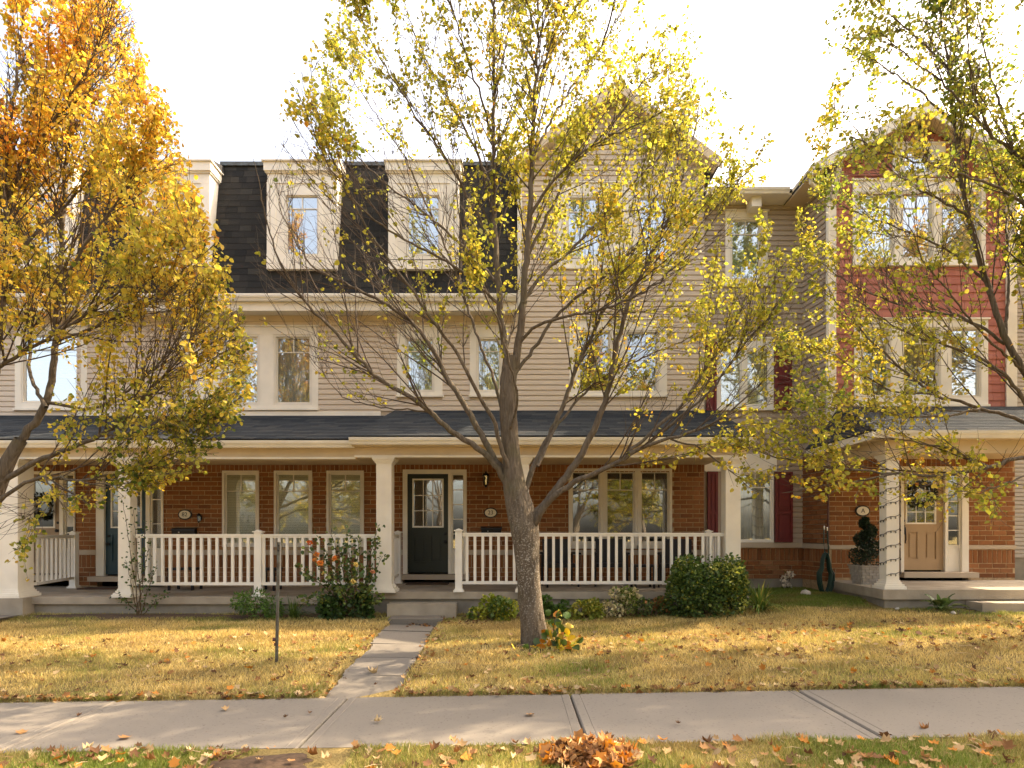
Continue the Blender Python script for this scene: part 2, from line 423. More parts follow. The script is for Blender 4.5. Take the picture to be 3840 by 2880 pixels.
# road and kerb on the camera's side of the verge
mb = MB(); mb.add([(-60, -5.6, -.135), (60, -5.6, -.135), (60, 2.28, -.135), (-60, 2.28, -.135)], [(0, 1, 2, 3)]); struct('road', mb, 'asphalt')
mb = MB(); mb.box(-60, 60, 2.28, 2.42, -.2, .02); struct('kerb', mb, 'pavement')
mb = MB(); mb.box(-60, 60, -5.75, -5.6, -.2, .0); struct('kerb', mb, 'pavement')
# pavement: one slab per bay, tooled margin along each joint
sw = link('sidewalk', None, None, (0, 5.6, 0), None, kind='structure')
joints = [-10.7, -8.4, -6.16, -3.92, -1.63, .575, 2.83, 5.06, 7.3, 9.5, 11.7]
for a, b in zip(joints, joints[1:]):
    mb = MB(); g = .007; e = .085
    prof = [(a+g, -.12), (a+g, -.012), (a+g+.012, 0), (a+e, 0), (a+e+.006, -.004), (a+e+.012, 0), (b-e-.012, 0), (b-e-.006, -.004), (b-e, 0), (b-g-.012, 0), (b-g, -.012), (b-g, -.12)]
    dz = random.uniform(-.004, .004)
    prof = [(x, z+.016*x+dz) for x, z in prof]
    part('slab', mb.prism(prof, Y0+random.uniform(-.01, .01), Y1, 'y'), 'pavement', sw)
mb = MB(); mb.prism([(-10.7, -.17-.05), (11.7, .16-.05), (11.7, .187-.038), (-10.7, -.171-.038)], Y0, Y1, 'y'); part('joint_filler', mb, 'soil', sw)
# front path of short slabs
fp = link('front_path', None, None, (-1.54, 8.5, .1), None, kind='structure')
ys = [Y1+.005, 7.15, 7.95, 8.75, 9.5, 10.12]
for a, b in zip(ys, ys[1:]):
    za, zb = float(ground(-2.2, a+.01)), float(ground(-2.2, b))
    if b > 10: za = zb = float(ground(-2.2, 9.5))+.01
    mb = MB(); o = random.uniform(-.03, .03); m = 9; tl = random.uniform(-.012, .012)
    L_ = [(-1.89+o+random.uniform(-.03, .02), a+.008+(b-a-.016)*k/(m-1)) for k in range(m)]; R_ = [(-1.19+o+random.uniform(-.02, .03), a+.008+(b-a-.016)*k/(m-1)) for k in range(m)]
    zf = lambda x, y: za+(zb-za)*(y-a)/(b-a)+.004+tl*(x+1.54)/.35
    v = [(x, y, zf(x, y)) for x, y in L_+R_]+[(x, y, zf(x, y)-.1) for x, y in L_+R_]
    f = [(k, m+k, m+k+1, k+1) for k in range(m-1)]+[(k+1, 2*m+k+1, 2*m+k, k) for k in range(m-1)]+[(m+k, 3*m+k, 3*m+k+1, m+k+1) for k in range(m-1)]+[(0, 2*m, 3*m, m), (m-1, 2*m-1, 4*m-1, 3*m-1)]
    part('slab', mb.add(v, f), 'pavement', fp)
zt = float(ground(-2.2, 9.9))
mb = MB(); mb.box(-1.95, -1.1, 10.12, 10.6, zt-.1, zt+.07); part('step', mb, 'pavement', fp)
mb = MB(); mb.prism([(-9.9, -.1), (-8.4, -.1), (-8.1, .255), (-9.9, .255)], 9.9, 10.6, 'y'); struct('side_path', mb, 'pavement')
# bare earth beds against the porches and a scuffed patch in the verge
def patch(name, cx, cy, rx, ry, mat, dz=.012):
    mb = MB(); n = 40; v = [(cx, cy, float(ground(cx, cy))+dz+.01)]
    for k in range(n):
        a = k*2*math.pi/n; r = 1+.16*math.sin(3*a+cx)+.1*math.sin(7*a); x, y = cx+rx*r*math.cos(a), cy+ry*r*math.sin(a)
        v.append((x, y, float(ground(x, y))+dz-.008))
    mb.add(v, [(0, 1+k, 1+(k+1) % n) for k in range(n)]); struct(name, mb, mat)
for cx, rx in ((-6.3, 1.9), (-3.6, 1.5), (.6, 1.6), (3.2, 1.9)): patch('planting_bed', cx, 10.63, rx, .26, 'soil')
patch('planting_bed', 5.2, 11.6, .75, .5, 'soil'); patch('planting_bed', 6.9, 9.85, .9, .2, 'soil'); patch('bare_earth', -1.75, 4.55, .36, .18, 'soil')
patch('bare_earth', .42, 8.42, .5, .3, 'soil', .006)

# ------------------------------------------------------------------ houses
def X(s): return PX(s, 13.0)
def Z(s): return PZ(s, 13.0)
W0 = Wall(0, 13.0); WR = Wall(0, 12.165); WC = Wall(0, 13.06)
def XR(s): return PX(s, 12.165)
def ZR(s): return PZ(s, 12.165)
def ring(mb, u0, u1, z0, z1, w, y0, y1, M, wb=None, wt=None):
    wb = w if wb is None else wb; wt = w if wt is None else wt
    mb.box(u0, u0+w, y0, y1, z0, z1, M); mb.box(u1-w, u1, y0, y1, z0, z1, M)
    mb.box(u0+w, u1-w, y0, y1, z1-wt, z1, M); mb.box(u0+w, u1-w, y0, y1, z0, z0+wb, M)
def window(house, W, u0, u1, z0, z1, fw=.045, mat='vinyl', grille='top', blind=None, proud=.022, glassm='glass', sill=False, dark=False, gtop=.2, s=.032):
    mb = MB(); ring(mb, u0, u1, z0, z1, fw, -proud, .10, W.M); fr = part('window', mb, mat, house)
    a, b, c, d = u0+fw, u1-fw, z0+fw, z1-fw
    mb = MB(); ring(mb, a+.001, b-.001, c+.001, d-.001, s, .012, .05, W.M); part('sash', mb, mat, fr)
    a, b, c, d = a+s, b-s, c+s, d-s
    def pane(p, q, r, t): part('pane', MB().box(p, q, .030, .036, r, t, W.M), glassm, fr)
    if grille == 'top':
        h = d-(d-c)*gtop; m = (a+b)/2
        part('muntin', MB().box(a, b, .014, .028, h-.009, h+.009, W.M), mat, fr)
        part('muntin', MB().box(m-.009, m+.009, .014, .028, h+.009, d, W.M), mat, fr)
    elif grille:
        nx, nz = grille
        for k in range(1, nx): m = a+(b-a)*k/nx; part('muntin', MB().box(m-.009, m+.009, .014, .028, c, d, W.M), mat, fr)
        for k in range(1, nz): m = c+(d-c)*k/nz; part('muntin', MB().box(a, b, .0125, .0265, m-.009, m+.009, W.M), mat, fr)
    pane(a-.005, b+.005, c-.005, d+.005)
    if blind:
        bz = c
        mb = MB()
        if blind == 'curtain':
            n = 26; xs = [a-.02+(b-a+.04)*k/n for k in range(n+1)]
            v = [(x, .085+.018*math.sin(k*1.9), z) for z in (c-.02, d+.02) for k, x in enumerate(xs)]
            mb.add(v, [(k, k+1, n+2+k, n+1+k) for k in range(n)], W.M)
        else:
            n = max(6, int((d-c)/.05))
            for k in range(n):
                zz = c+(d-c)*k/n; mb.box(a-.01, b+.01, .052, .058, zz+.0015, zz+(d-c)/n-.0015, W.M @ Matrix.Rotation(0, 4, 'X'))
        part('blind' if blind != 'curtain' else 'curtain', mb, blind, fr)
    if sill: part('sill', MB().box(u0-.03, u1+.03, -.07, .0, z0-.06, z0-.002, W.M), mat, fr)
    return fr
def surround(house, W, u0, u1, z0, z1, holes, mat='trim', head=.16, y=-.032):
    mb = MB(); us = sorted({u0, u1}|{v for h in holes for v in h[:2]})
    zl, zh = min(h[2] for h in holes), max(h[3] for h in holes)
    for a, b in zip(us, us[1:]):
        m = (a+b)/2
        if not any(h[0] < m < h[1] for h in holes): mb.box(a, b, y, .008, zl, zh, W.M)
    mb.box(u0, u1, y-.002, .008, zh, z1-.03, W.M); mb.box(u0-.03, u1+.03, y-.03, .008, z1-.03, z1, W.M)
    mb.box(u0, u1, y-.002, .008, z0+.04, zl, W.M); mb.box(u0-.02, u1+.02, y-.035, .008, z0, z0+.04, W.M)
    return part('window_surround', mb, mat, house)
def door(house, W, u0, u1, z0, z1, mat, gl, lites, panels, handle, frame, sidelite=None, fmat='trim', glassm='glass'):
    """u0..z1 the leaf; gl the glazed rect; frame = (fu0, fu1, fz1) outer casing"""
    fu0, fu1, fz1 = frame
    mb = MB(); mb.box(fu0, u0, -.03, .10, z0-.03, fz1, W.M); mb.box(u0, fu1, -.03, .10, z1, fz1, W.M)
    r0, r1 = (u1, sidelite[0]) if sidelite else (u1, fu1)
    mb.box(r0, r1, -.03, .10, z0-.03, z1, W.M)
    if sidelite: mb.box(sidelite[1], fu1, -.03, .10, z0-.03, z1, W.M)
    fr = part('door_frame', mb, fmat, house)
    part('threshold', MB().box(fu0-.05, fu1+.06, -.22, .06, z0-.13, z0-.032, W.M), 'stone_band', house)
    g0, g1, h0, h1 = gl
    mb = MB(); ops = [(g0, g1, h0, h1)]+[tuple(p) for p in panels]
    zs = sorted({z0, z1}|{v for o in ops for v in o[2:]})
    for a, b in zip(zs, zs[1:]):
        for p, q in minus(u0, u1, [(o[0], o[1]) for o in ops if o[2] < (a+b)/2 < o[3]]): mb.box(p, q, .03, .075, a, b, W.M)
    for p in panels: mb.box(p[0], p[1], .05, .07, p[2], p[3], W.M); mb.box(p[0]+.035, p[1]-.035, .034, .0505, p[2]+.035, p[3]-.035, W.M)
    df = part('door', mb, mat, house)
    mb = MB(); ring(mb, g0-.012, g1+.012, h0-.012, h1+.012, .03, .018, .045, W.M); part('glazing_frame', mb, 'trim_white' if mat != 'door_beige' else 'trim', df)
    a, b, c, d = g0+.018, g1-.018, h0+.018, h1-.018
    nx, nz = lites; gw = .016
    for k in range(1, nx): m = a+(b-a)*k/nx; part('muntin', MB().box(m-gw/2, m+gw/2, .022, .036, c, d, W.M), 'trim_white', df)
    for k in range(1, nz): m = c+(d-c)*k/nz; part('muntin', MB().box(a, b, .021, .0345, m-gw/2, m+gw/2, W.M), 'trim_white', df)
    for i in range(nx):
        for k in range(nz):
            p, q = a+(b-a)*i/nx, a+(b-a)*(i+1)/nx; r, t = c+(d-c)*k/nz, c+(d-c)*(k+1)/nz
            part('pane', MB().box(p, q, .037, .043, r, t, W.M), glassm, df)
    hu, hz, kind = handle
    mb = MB()
    if kind == 'knob':
        mb.lathe([(.028, 0), (.03, .006), (.012, .012), (.012, .03), (.03, .04), (.034, .055), (.022, .068), (.001, .07)], n=12, M=W.M @ Matrix.Translation((hu, .03, hz)) @ Matrix.Rotation(R(90), 4, 'X'))
        mb.lathe([(.026, 0), (.027, .012), (.02, .016), (.001, .017)], n=12, M=W.M @ Matrix.Translation((hu, .03, hz+.16)) @ Matrix.Rotation(R(90), 4, 'X'))
    else:
        mb.tube([(hu, .03, hz+.12), (hu, -.02, hz+.11), (hu, -.035, hz), (hu+.006, -.03, hz-.12), (hu+.012, .0, hz-.17), (hu+.02, -.01, hz-.19)], [.016, .012, .013, .012, .011, .008], 8, W.M)
        mb.box(hu-.025, hu+.025, .02, .03, hz-.02, hz+.16, W.M)
        mb.lathe([(.026, 0), (.027, .012), (.02, .016), (.001, .017)], n=12, M=W.M @ Matrix.Translation((hu, .03, hz+.24)) @ Matrix.Rotation(R(90), 4, 'X'))
    part('handle', mb, 'black_metal', df)
    if sidelite:
        s0, s1, b0, n = sidelite
        mb = MB(); mb.box(s0, s1, .03, .07, z0-.03, b0, W.M); mb.box(s0+.04, s1-.04, .022, .0301, z0+.08, b0-.06, W.M); ring(mb, s0, s1, b0, z1, .025, .02, .06, W.M)
        sl_ = part('sidelight', mb, fmat, house)
        for k in range(n):
            r, t = b0+.025+(z1-b0-.05)*k/n, b0+.025+(z1-b0-.05)*(k+1)/n
            part('pane', MB().box(s0+.025, s1-.025, .037, .043, r+.008, t-.008, W.M), glassm, sl_)
            if k: part('muntin', MB().box(s0+.025, s1-.025, .022, .036, r-.009, r+.009, W.M), 'trim_white', sl_)
    return df
def column(house, cx, cy, w, z0, z1, mat='trim'):
    h = w/2; mb = MB(); mb.box(cx-h, cx+h, cy-h, cy+h, z0+.14, z1-.10)
    c = part('column', mb, mat, house)
    mb = MB()
    for k, (e, a, b) in enumerate(((.075, 0, .045), (.055, .045, .075), (.03, .075, .11), (.012, .11, .14))): mb.box(cx-h-e, cx+h+e, cy-h-e, cy+h+e, z0+a, z0+b)
    part('column_base', mb, mat, c)
    mb = MB()
    for e, a, b in ((.008, .10, .085), (.025, .085, .055), (.045, .055, .03), (.06, .03, 0)): mb.box(cx-h-e, cx+h+e, cy-h-e, cy+h+e, z1-a, z1-b)
    part('column_capital', mb, mat, c)
    return c
def gutter(house, x0, x1, y, z, mat='vinyl', name='gutter', axis='x'):
    # K-style gutter: front face with ogee; runs along x, open side up
    prof = [(y+.11, z-.0), (y+.11, z-.11), (y+.03, z-.11), (y+.012, z-.07), (y-.01, z-.045), (y-.018, z-.012), (y-.018, z+.002), (y-.006, z+.002), (y-.004, z-.02), (y+.02, z-.06), (y+.04, z-.1), (y+.1, z-.1), (y+.1, z)]
    return part(name, MB().prism(prof, x0, x1, 'x'), mat, house)
BACK = 21.0
def shingle_roof(house, y0, z0, y1, z1, lx0, lx1, tx0, tx1, limit=0):
    """lean-to roof from the eave (y0,z0; lx0..lx1) up to the wall (y1,z1; tx0..tx1)"""
    L = math.hypot(y1-y0, z1-z0); th = math.atan2(y1-y0, z1-z0)
    mb = MB(); mb.add([(lx0, y0, z0), (lx1, y0, z0), (tx1, y1, z1), (tx0, y1, z1), (lx0, y0, z0-.03), (lx1, y0, z0-.03), (tx1, y1, z1-.03), (tx0, y1, z1-.03)],
                      [(0, 1, 2, 3), (7, 6, 5, 4), (0, 4, 5, 1), (1, 5, 6, 2), (2, 6, 7, 3), (3, 7, 4, 0)])
    rf = part('porch_roof', mb, 'roof_felt', house)
    base = Matrix.Translation((0, y0-.03, z0+.006)) @ Matrix.Rotation(-th, 4, 'X')
    clip = lambda s: (lx0+(tx0-lx0)*s/L, lx1+(tx1-lx1)*s/L)
    ps = tiles(base, lx0, lx1, 0, L-.05, .14, .22, .34, [], shingle_shape, clip)
    place_pieces('shingle', rf, ps, 'roof_shingle', limit); return rf
def porch_vis(u, z): return 1.0 if z > 1.55 else .35
GROUPH = 'attached townhouses of one terrace'
BAND0, BAND1 = 1.168, 1.262

def brick_front(house, W, u0, u1, ops, z0=.548, lowsol=.916, band=(BAND0, BAND1), topsol=2.834, ztop=3.09, limit=300):
    wl = part('wall', backing(W, u0, u1, z0-.25, ztop, ops, -.16, -.002), 'mortar', house)
    ps = bricks(W, u0, u1, z0, band[0]-.004, ops, porch_vis, (lowsol,))+bricks(W, u0, u1, band[1]+.01, ztop, ops, porch_vis, (topsol,))
    place_pieces('brick', wl, ps, 'brick', limit)
    for p, q in minus(u0, u1, [(o[0], o[1]) for o in ops if o[2] < band[0] < o[3]]):
        n = max(1, round((q-p)/.6))
        for k in range(n):
            a, b = p+(q-p)*k/n+.003, p+(q-p)*(k+1)/n-.003
            part('band_stone', MB().box(a, b, -.03, .02, band[0], band[1], W.M), 'stone_band', wl)
    return wl
def shell(house, x0, x1, z0, z1, yf=13.2, yb=BACK):
    """side and rear walls, floors: keeps the rooms dark"""
    mb = MB(); mb.box(x0, x0+.12, yf, yb, z0, z1); mb.box(x1-.12, x1, yf, yb, z0, z1); mb.box(x0+.12, x1-.12, yb-.15, yb, z0, z1)
    mb.box(x0+.12, x1-.12, yf, yb-.15, z0, z0+.1); mb.box(x0+.12, x1-.12, yf, yb-.15, 3.3, 3.5); mb.box(x0+.12, x1-.12, yf, yb-.15, 6.1, 6.3)
    part('party_wall', mb, 'interior', house)
XA, XB, XC, XD, XE = -14.5, X(290), X(1428), X(2640), 9.5

# ---- mansard pieces shared by the two houses with a black roof
MY0, MZ0, MY1, MZ1 = 12.75, 6.34, 13.25, 9.19
MTH = math.atan2(MY1-MY0, MZ1-MZ0); ML = math.hypot(MY1-MY0, MZ1-MZ0)
def dormer(house, cx, half=.69):
    y = 12.76; zb, zt = 6.83, 8.93
    gw, gz0, gz1 = .345, PZ(968, 12.76), PZ(728, 12.76)
    Wd = Wall(0, y); op = (cx-gw, cx+gw, gz0, gz1)
    mb = backing(Wd, cx-half, cx+half, zb, zt-.02, [op], -.14, 0)
    mb.box(cx-half, cx-half+.1, y+.14, y+.55, zb, zt-.02); mb.box(cx+half-.1, cx+half, y+.14, y+.55, zb, zt-.02)
    mb.box(cx-half+.1, cx+half-.1, y+.14, y+.6, zt-.12, zt-.02); mb.box(cx-half+.1, cx+half-.1, y+.14, y+.5, zb, zb+.08)
    dm = part('dormer', mb, 'trim', house)
    mb = MB(); mb.box(cx-half-.05, cx+half+.05, y-.07, y+.5, zt-.17, zt+.0); mb.box(cx-half-.085, cx+half+.085, y-.11, y+.5, zt, zt+.025); mb.box(cx-half-.03, cx+half+.03, y-.035, y+.45, zt-.20, zt-.17)
    part('cornice', mb, 'trim', dm)
    mb = MB(); mb.box(cx-half-.01, cx+half+.01, y-.018, y, zt-.40, zt-.385); mb.box(cx-half-.008, cx+half+.008, y-.025, y, zb, zb+.30)
    for s in (-1, 1): mb.box(cx+s*(half-.08)-.085, cx+s*(half-.08)+.085, y-.016, y, zb+.30, zt-.40)
    ring(mb, cx-gw-.06, cx+gw+.06, gz0-.06, gz1+.06, .06, -.014, .0, Wd.M)
    part('dormer_trim', mb, 'trim', dm)
    window(house, Wd, *op, fw=.03, s=.022, blind='blind_blue', glassm='glass_upper', proud=.02)
    mb = MB(); mb.prism([(y-.11, zt+.026), (y+.62, zt+.026), (y+.62, zt+.24)], cx-half-.08, cx+half+.08, 'x'); part('dormer_roof', mb, 'roof_felt', dm)
    return (cx-half-.01, cx+half+.01, (zb-MZ0)/math.cos(MTH), 99)
def mansard(house, x0, x1, dcs):
    ops = [dormer(house, c) for c in dcs]
    mb = MB(); mb.prism([(MY0, MZ0), (MY0+.0, MZ0-.25), (13.4, MZ0-.25), (13.4, MZ1), (MY1, MZ1)], x0, x1, 'x')
    rf = part('roof', mb, 'roof_felt', house)
    base = Matrix.Translation((0, MY0-.004, MZ0)) @ Matrix.Rotation(-MTH, 4, 'X')
    place_pieces('shingle', rf, tiles(base, x0, x1, 0, ML-.03, .137, .16, .31, ops, shingle_shape, vis=lambda u, z: 1.0 if z > .2 else .8), 'mansard_shingle', 300)
    for p, q in minus(x0, x1, [(o[0], o[1]) for o in ops]): part('roof_cap', MB().box(p, q, MY1-.06, MY1+.1, MZ1-.05, MZ1+.03), 'grey_steel', rf)
    part('flat_roof', MB().box(x0, x1, 13.3, BACK, MZ1-.15, MZ1+.0), 'roof_felt', house)
    gutter(house, x0, x1, 12.47, PZ(1104, 12.47), 'trim_white')
    mb = MB(); z = PZ(1140, 12.47)
    mb.box(x0, x1, 12.58, 12.62, z-.09, MZ0-.05); mb.box(x0, x1, 12.62, 13.02, z-.06, z-.03); mb.box(x0, x1, 12.86, 13.0, Z(1182), z-.061); part('eave', mb, 'trim', house)
    mb = MB(); mb.box(x0, x1, 12.95, 13.0, Z(1208), Z(1182)-.001); mb.box(x0, x1, 12.97, 13.0, Z(1222), Z(1208)-.001); part('frieze', mb, 'trim_tan', house)
def porch_top(house, x0, x1, yb, zb0, zb1, yg, zg, zwall, lx, tx):
    """beam, soffit, gutter and lean-to roof of a porch"""
    part('porch_beam', MB().box(x0, x1, yb-.13, yb+.13, zb0, zb1), 'trim_tan', house)
    part('beam_moulding', MB().box(x0-.0, x1+.0, yb-.16, yb-.131, zb0, zb0+.035), 'trim', house)
    part('porch_ceiling', MB().box(x0, x1, yb+.131, 12.99, zb1-.05, zb1-.02), 'soffit', house)
    part('soffit', MB().box(lx[0]+.02, lx[1]-.02, yg+.112, yb-.0, zb1+.001, zb1+.03), 'soffit', house)
    part('fascia', MB().box(lx[0]+.01, lx[1]-.01, yg+.111, yg+.14, zb1+.031, zg+.01), 'trim', house)
    gutter(house, lx[0], lx[1], yg, zg, 'trim_white')
    shingle_roof(house, yg+.04, zg+.02, 12.98, zwall, lx[0], lx[1], tx[0], tx[1])
def deck(house, x0, x1, y0, z, drop=.12, inset=.06):
    part('porch_deck', MB().box(x0, x1, y0, 13.2, z-drop, z), 'concrete', house)
    part('porch_foundation', MB().box(x0+.02, x1-.02, y0+inset, 13.2, -.3, z-drop-.001), 'foundation', house)

# ==== far-left house ====
H1 = thing('townhouse', 'townhouse mostly hidden by the golden tree, with taupe front door', 'townhouse', (-11.5, 13, .25), GROUPH)
d1 = (X(96), X(226), Z(2150), Z(1778)); op1 = (X(70), X(283), .3, 2.85); opL = (X(-330), X(-120), 1.33, 2.865)
brick_front(H1, W0, XA, XB, [op1, opL], limit=220)
door(H1, W0, *d1, 'door_taupe', (X(122), X(201), Z(1978), Z(1800)), (1, 1), [(X(122), X(156), Z(2110), Z(2010)), (X(168), X(201), Z(2110), Z(2010))], (X(214), Z(1990), 'knob'), (X(70), X(283), 2.85), (X(240), X(279), Z(2060), 1), fmat='trim')
part('notice', MB().box(X(247), X(273), 13.02, 13.024, Z(1975), Z(1905)), 'paper', H1)
window(H1, W0, *opL, blind='blind_grey')
ops = [(X(60), X(330), Z(1540), Z(1222)), (X(-420), X(-120), Z(1540), Z(1222))]
wl = part('upper_wall', backing(W0, XA, XB, 3.09, 6.2, ops, -.16, -.006), 'siding', H1)
place_pieces('siding_board', wl, boards(W0, XA, XB, 3.95, Z(1222), ops), 'siding', 300)
for o in ops:
    h = (o[0]+.12, o[1]-.12, o[2]+.14, o[3]-.16); surround(H1, W0, *o, [h]); window(H1, W0, *h, fw=.035, s=.026, blind='blind_white', glassm='glass_upper')
mansard(H1, XA, XB, [-9.4, -12.4])
deck(H1, XA, -8.76, 10.87, .525)
porch_top(H1, XA, -8.7, 10.95, 2.845, 3.03, 10.55, PZ(1655, 10.55), 3.966, (XA, -8.7), (XA, -8.7))
column(H1, -8.43, 10.93, .36, .525, 2.84)
part('column_pier', MB().box(-8.75, -8.1, 10.66, 11.2, -.1, .524), 'concrete', H1)
mb = MB(); mb.prism([(-9.3, 2.845), (-9.3, 2.60), (-8.95, 2.35), (-8.70, 2.18), (-8.63, 2.18), (-8.63, 2.845)], 10.82, 10.95, 'y'); part('bracket', mb, 'trim', H1)
shell(H1, XA, XB, .1, 9.0)

# ==== house with the teal door ====
H2 = thing('townhouse', 'townhouse with teal front door and black dormered mansard roof', 'townhouse', (-5.7, 13, .25), GROUPH)
wins = [(X(a), X(b), Z(2051), Z(1765)) for a, b in ((834, 972), (1028, 1171), (1225, 1365))]
opd = (X(365), X(612), .3, 2.85)
brick_front(H2, W0, XB, XC, [opd]+wins)
for k, o in enumerate(wins): window(H2, W0, *o, fw=.05, mat='vinyl', blind='blind_grey', gtop=.24)
door(H2, W0, X(393), X(549), Z(2154), Z(1778), 'door_teal', (X(415), X(527), Z(1978), Z(1797)), (3, 3), [(X(418), X(456), Z(2104), Z(2007)), (X(484), X(522), Z(2104), Z(2007))], (X(405), Z(2040), 'knob'), (X(363), X(614), 2.85), (X(564), X(606), Z(2060), 3))
s0 = (X(680), X(1195), Z(1540), Z(1222)); hs = [(X(830), X(976), Z(1520), Z(1256)), (X(1028), X(1172), Z(1520), Z(1256))]
ops = [s0]
wl = part('upper_wall', backing(W0, XB, XC, 3.09, 6.2, hs, -.16, -.006), 'siding', H2)
place_pieces('siding_board', wl, boards(W0, XB, XC, Z(1556), Z(1222), ops), 'siding', 300)
surround(H2, W0, *s0, hs); window(H2, W0, *hs[0], fw=.04, s=.026, blind='blind_white', glassm='glass_upper', gtop=.22); window(H2, W0, *hs[1], fw=.04, s=.026, blind='curtain', glassm='glass', gtop=.22)
part('base_board', MB().box(XB, XC, 12.955, 13.0, Z(1562), Z(1545)), 'trim', H2)
mansard(H2, XB, XC, [PX(655, 12.76), PX(1133, 12.76)])
deck(H2, -8.76, -2.75, 10.87, .525)
porch_top(H2, -8.69, -2.62, 10.95, 2.845, 3.03, 10.62, PZ(1652, 10.62), 3.966, (-8.69, -2.62), (-8.69, -2.40))
column(H2, PX(479, 10.95), 10.95, .205, .525, 2.84)
shell(H2, XB, XC, .1, 9.0)

# ==== house with the black-green door ====
H3 = thing('townhouse', 'townhouse with near-black green front door and beige sided gable', 'townhouse', (.6, 13, .25), GROUPH)
opd = (X(1512), X(1750), .3, Z(1762)); opw = (X(2132), X(2520), Z(2046), Z(1757))
brick_front(H3, W0, XC, XD, [opd, opw])
door(H3, W0, X(1528), X(1681), Z(2147), Z(1777), 'door_green', (X(1548), X(1661), Z(1976), Z(1797)), (3, 3), [(X(1554), X(1594), Z(2106), Z(2008)), (X(1617), X(1658), Z(2106), Z(2008))], (X(1671), Z(2032), 'knob'), (X(1511), X(1750), Z(1761)), (X(1694), X(1741), Z(2062), 5))
bw = (opw[1]-opw[0])/3
for k in range(3): window(H3, W0, opw[0]+bw*k+.002, opw[0]+bw*(k+1)-.002, opw[2], opw[3], fw=.055, gtop=.25, sill=True)
GX, GZ, GS = 2.07, 10.49, .75
gl = PX(1957, 13)
wA = (X(1490), X(1660), Z(1490), Z(1222)); wB = (X(1762), X(1905), Z(1490), Z(1222)); wC = (X(2135), X(2500), Z(1490), Z(1195)); wD = (X(2090), X(2528), Z(1012), Z(684))
hA = (X(1520), X(1630), Z(1472), Z(1266)); hB = (X(1785), X(1882), Z(1472), Z(1266)); hC = [(X(2165), X(2292), Z(1486-10), Z(1240)), (X(2342), X(2470), Z(1476), Z(1240))]; hD = [(X(2122), X(2264), Z(972), Z(736)), (X(2392), X(2512), Z(972), Z(736))]
ops = [wA, wB, wC, wD]
mb = backing(W0, XC, XD, 3.09, 6.2, [hA, hB]+hC, -.16, -.006); backing(W0, gl, XD, 6.2, 8.8, hD, -.16, -.006, mb)
mb.prism([(gl, 8.8), (XD, 8.8), (XD, GZ-.12-(XD-GX)*GS), (GX, GZ-.12), (gl, GZ-.12-(GX-gl)*GS)], 13.006, 13.16, 'y')
wl = part('upper_wall', mb, 'siding', H3)
ps = boards(W0, XC, gl, Z(1541), Z(1222), ops)+boards(W0, gl, XD, Z(1541), GZ-.3, ops, clip=lambda z: (max(gl, GX-(GZ-.15-z)/GS), min(XD, GX+(GZ-.15-z)/GS)))
place_pieces('siding_board', wl, ps, 'siding', 300)
for o, h in ((wA, [hA]), (wB, [hB]), (wC, hC), (wD, hD)): surround(H3, W0, *o, h)
for h, b in ((hA, 'blind_blue'), (hB, 'curtain'), (hC[0], None), (hC[1], None), (hD[0], 'blind_blue'), (hD[1], 'blind_blue')): window(H3, W0, *h, fw=.035, s=.024, blind=b, glassm='glass_upper' if h[2] > 6 or b == 'blind_blue' else 'glass', gtop=.22)
part('corner_board', MB().box(gl-.09, gl, 12.9, 13.0, 6.1, 9.0), 'trim', H3)
mansard(H3, XC, gl-.1, [PX(1588, 12.76)])
yf = 12.62
mb = MB()
for s in (-1, 1):
    e = GX+s*(2.02); ez = GZ-2.02*GS
    mb.prism([(GX, GZ), (e, ez), (e, ez-.13), (GX, GZ-.13)], yf+.03, BACK, 'y')
rf = part('roof', mb, 'roof_felt', H3)
mb = MB()
for s in (-1, 1):
    e = GX+s*2.05; ez = GZ-2.05*GS
    mb.prism([(GX, GZ+.01), (e, ez+.01), (e, ez-.20), (GX, GZ-.20)], yf, yf+.03, 'y')
part('rake_board', mb, 'trim_tan', rf)
mb = MB()
for s in (-1, 1):
    e = GX+s*1.98; ez = GZ-1.98*GS
    mb.prism([(GX, GZ-.131), (e, ez-.131), (e, ez-.15), (GX, GZ-.15)], yf+.031, 13.0, 'y')
part('gable_soffit', mb, 'trim_tan', rf)
deck(H3, -2.74, 4.0, 10.86, .612)
mb = MB(); mb.box(-2.05, -.92, 10.56, 10.859, -.1, .44); part('porch_step', mb, 'concrete', H3)
porch_top(H3, -2.63, 3.92, 10.9, 2.868, 3.035, 10.5, PZ(1640, 10.5), 4.07, (-2.66, 3.98), (-2.34, 4.08))
for cx, wd in ((PX(1445, 10.9), .255), (PX(1966, 10.9), .16), (PX(2740, 10.9), .25)): column(H3, cx, 10.9, wd, .612, 2.866)
shell(H3, XC, XD, .1, 8.9)

# ==== house with the red shake gable ====
H4 = thing('townhouse', 'townhouse with red shake gable, beige door and recessed shuttered side bay', 'townhouse', (7, 12.5, .4), GROUPH)
def XK(s): return PX(s, 13.06)
def ZK(s): return PZ(s, 13.06)
xr = XK(3008); xl = XD
gw = (XK(2690), XK(2900), ZK(2034), ZK(1768)); uw = (XK(2718), XK(2876), ZK(1076), ZK(790)); mw = (XK(2683), XK(2899), ZK(1540), ZK(1267))
hg = [(XK(2705), XK(2762), gw[2], gw[3]), (XK(2766), XK(2900), gw[2], gw[3])]
hu = [(XK(2736), XK(2856), ZK(1052), ZK(818))]; hm = [(XK(2694), XK(2787), ZK(1526), ZK(1308)), (XK(2793), XK(2890), ZK(1526), ZK(1308))]
mb = backing(WC, xl, xr, .3, 1.31, [], -.16, -.012); wl = part('wall', mb, 'mortar', H4)
pcs = bricks(WC, xl, xr, .684, 1.308, [], lambda u, z: .9, (1.052,))
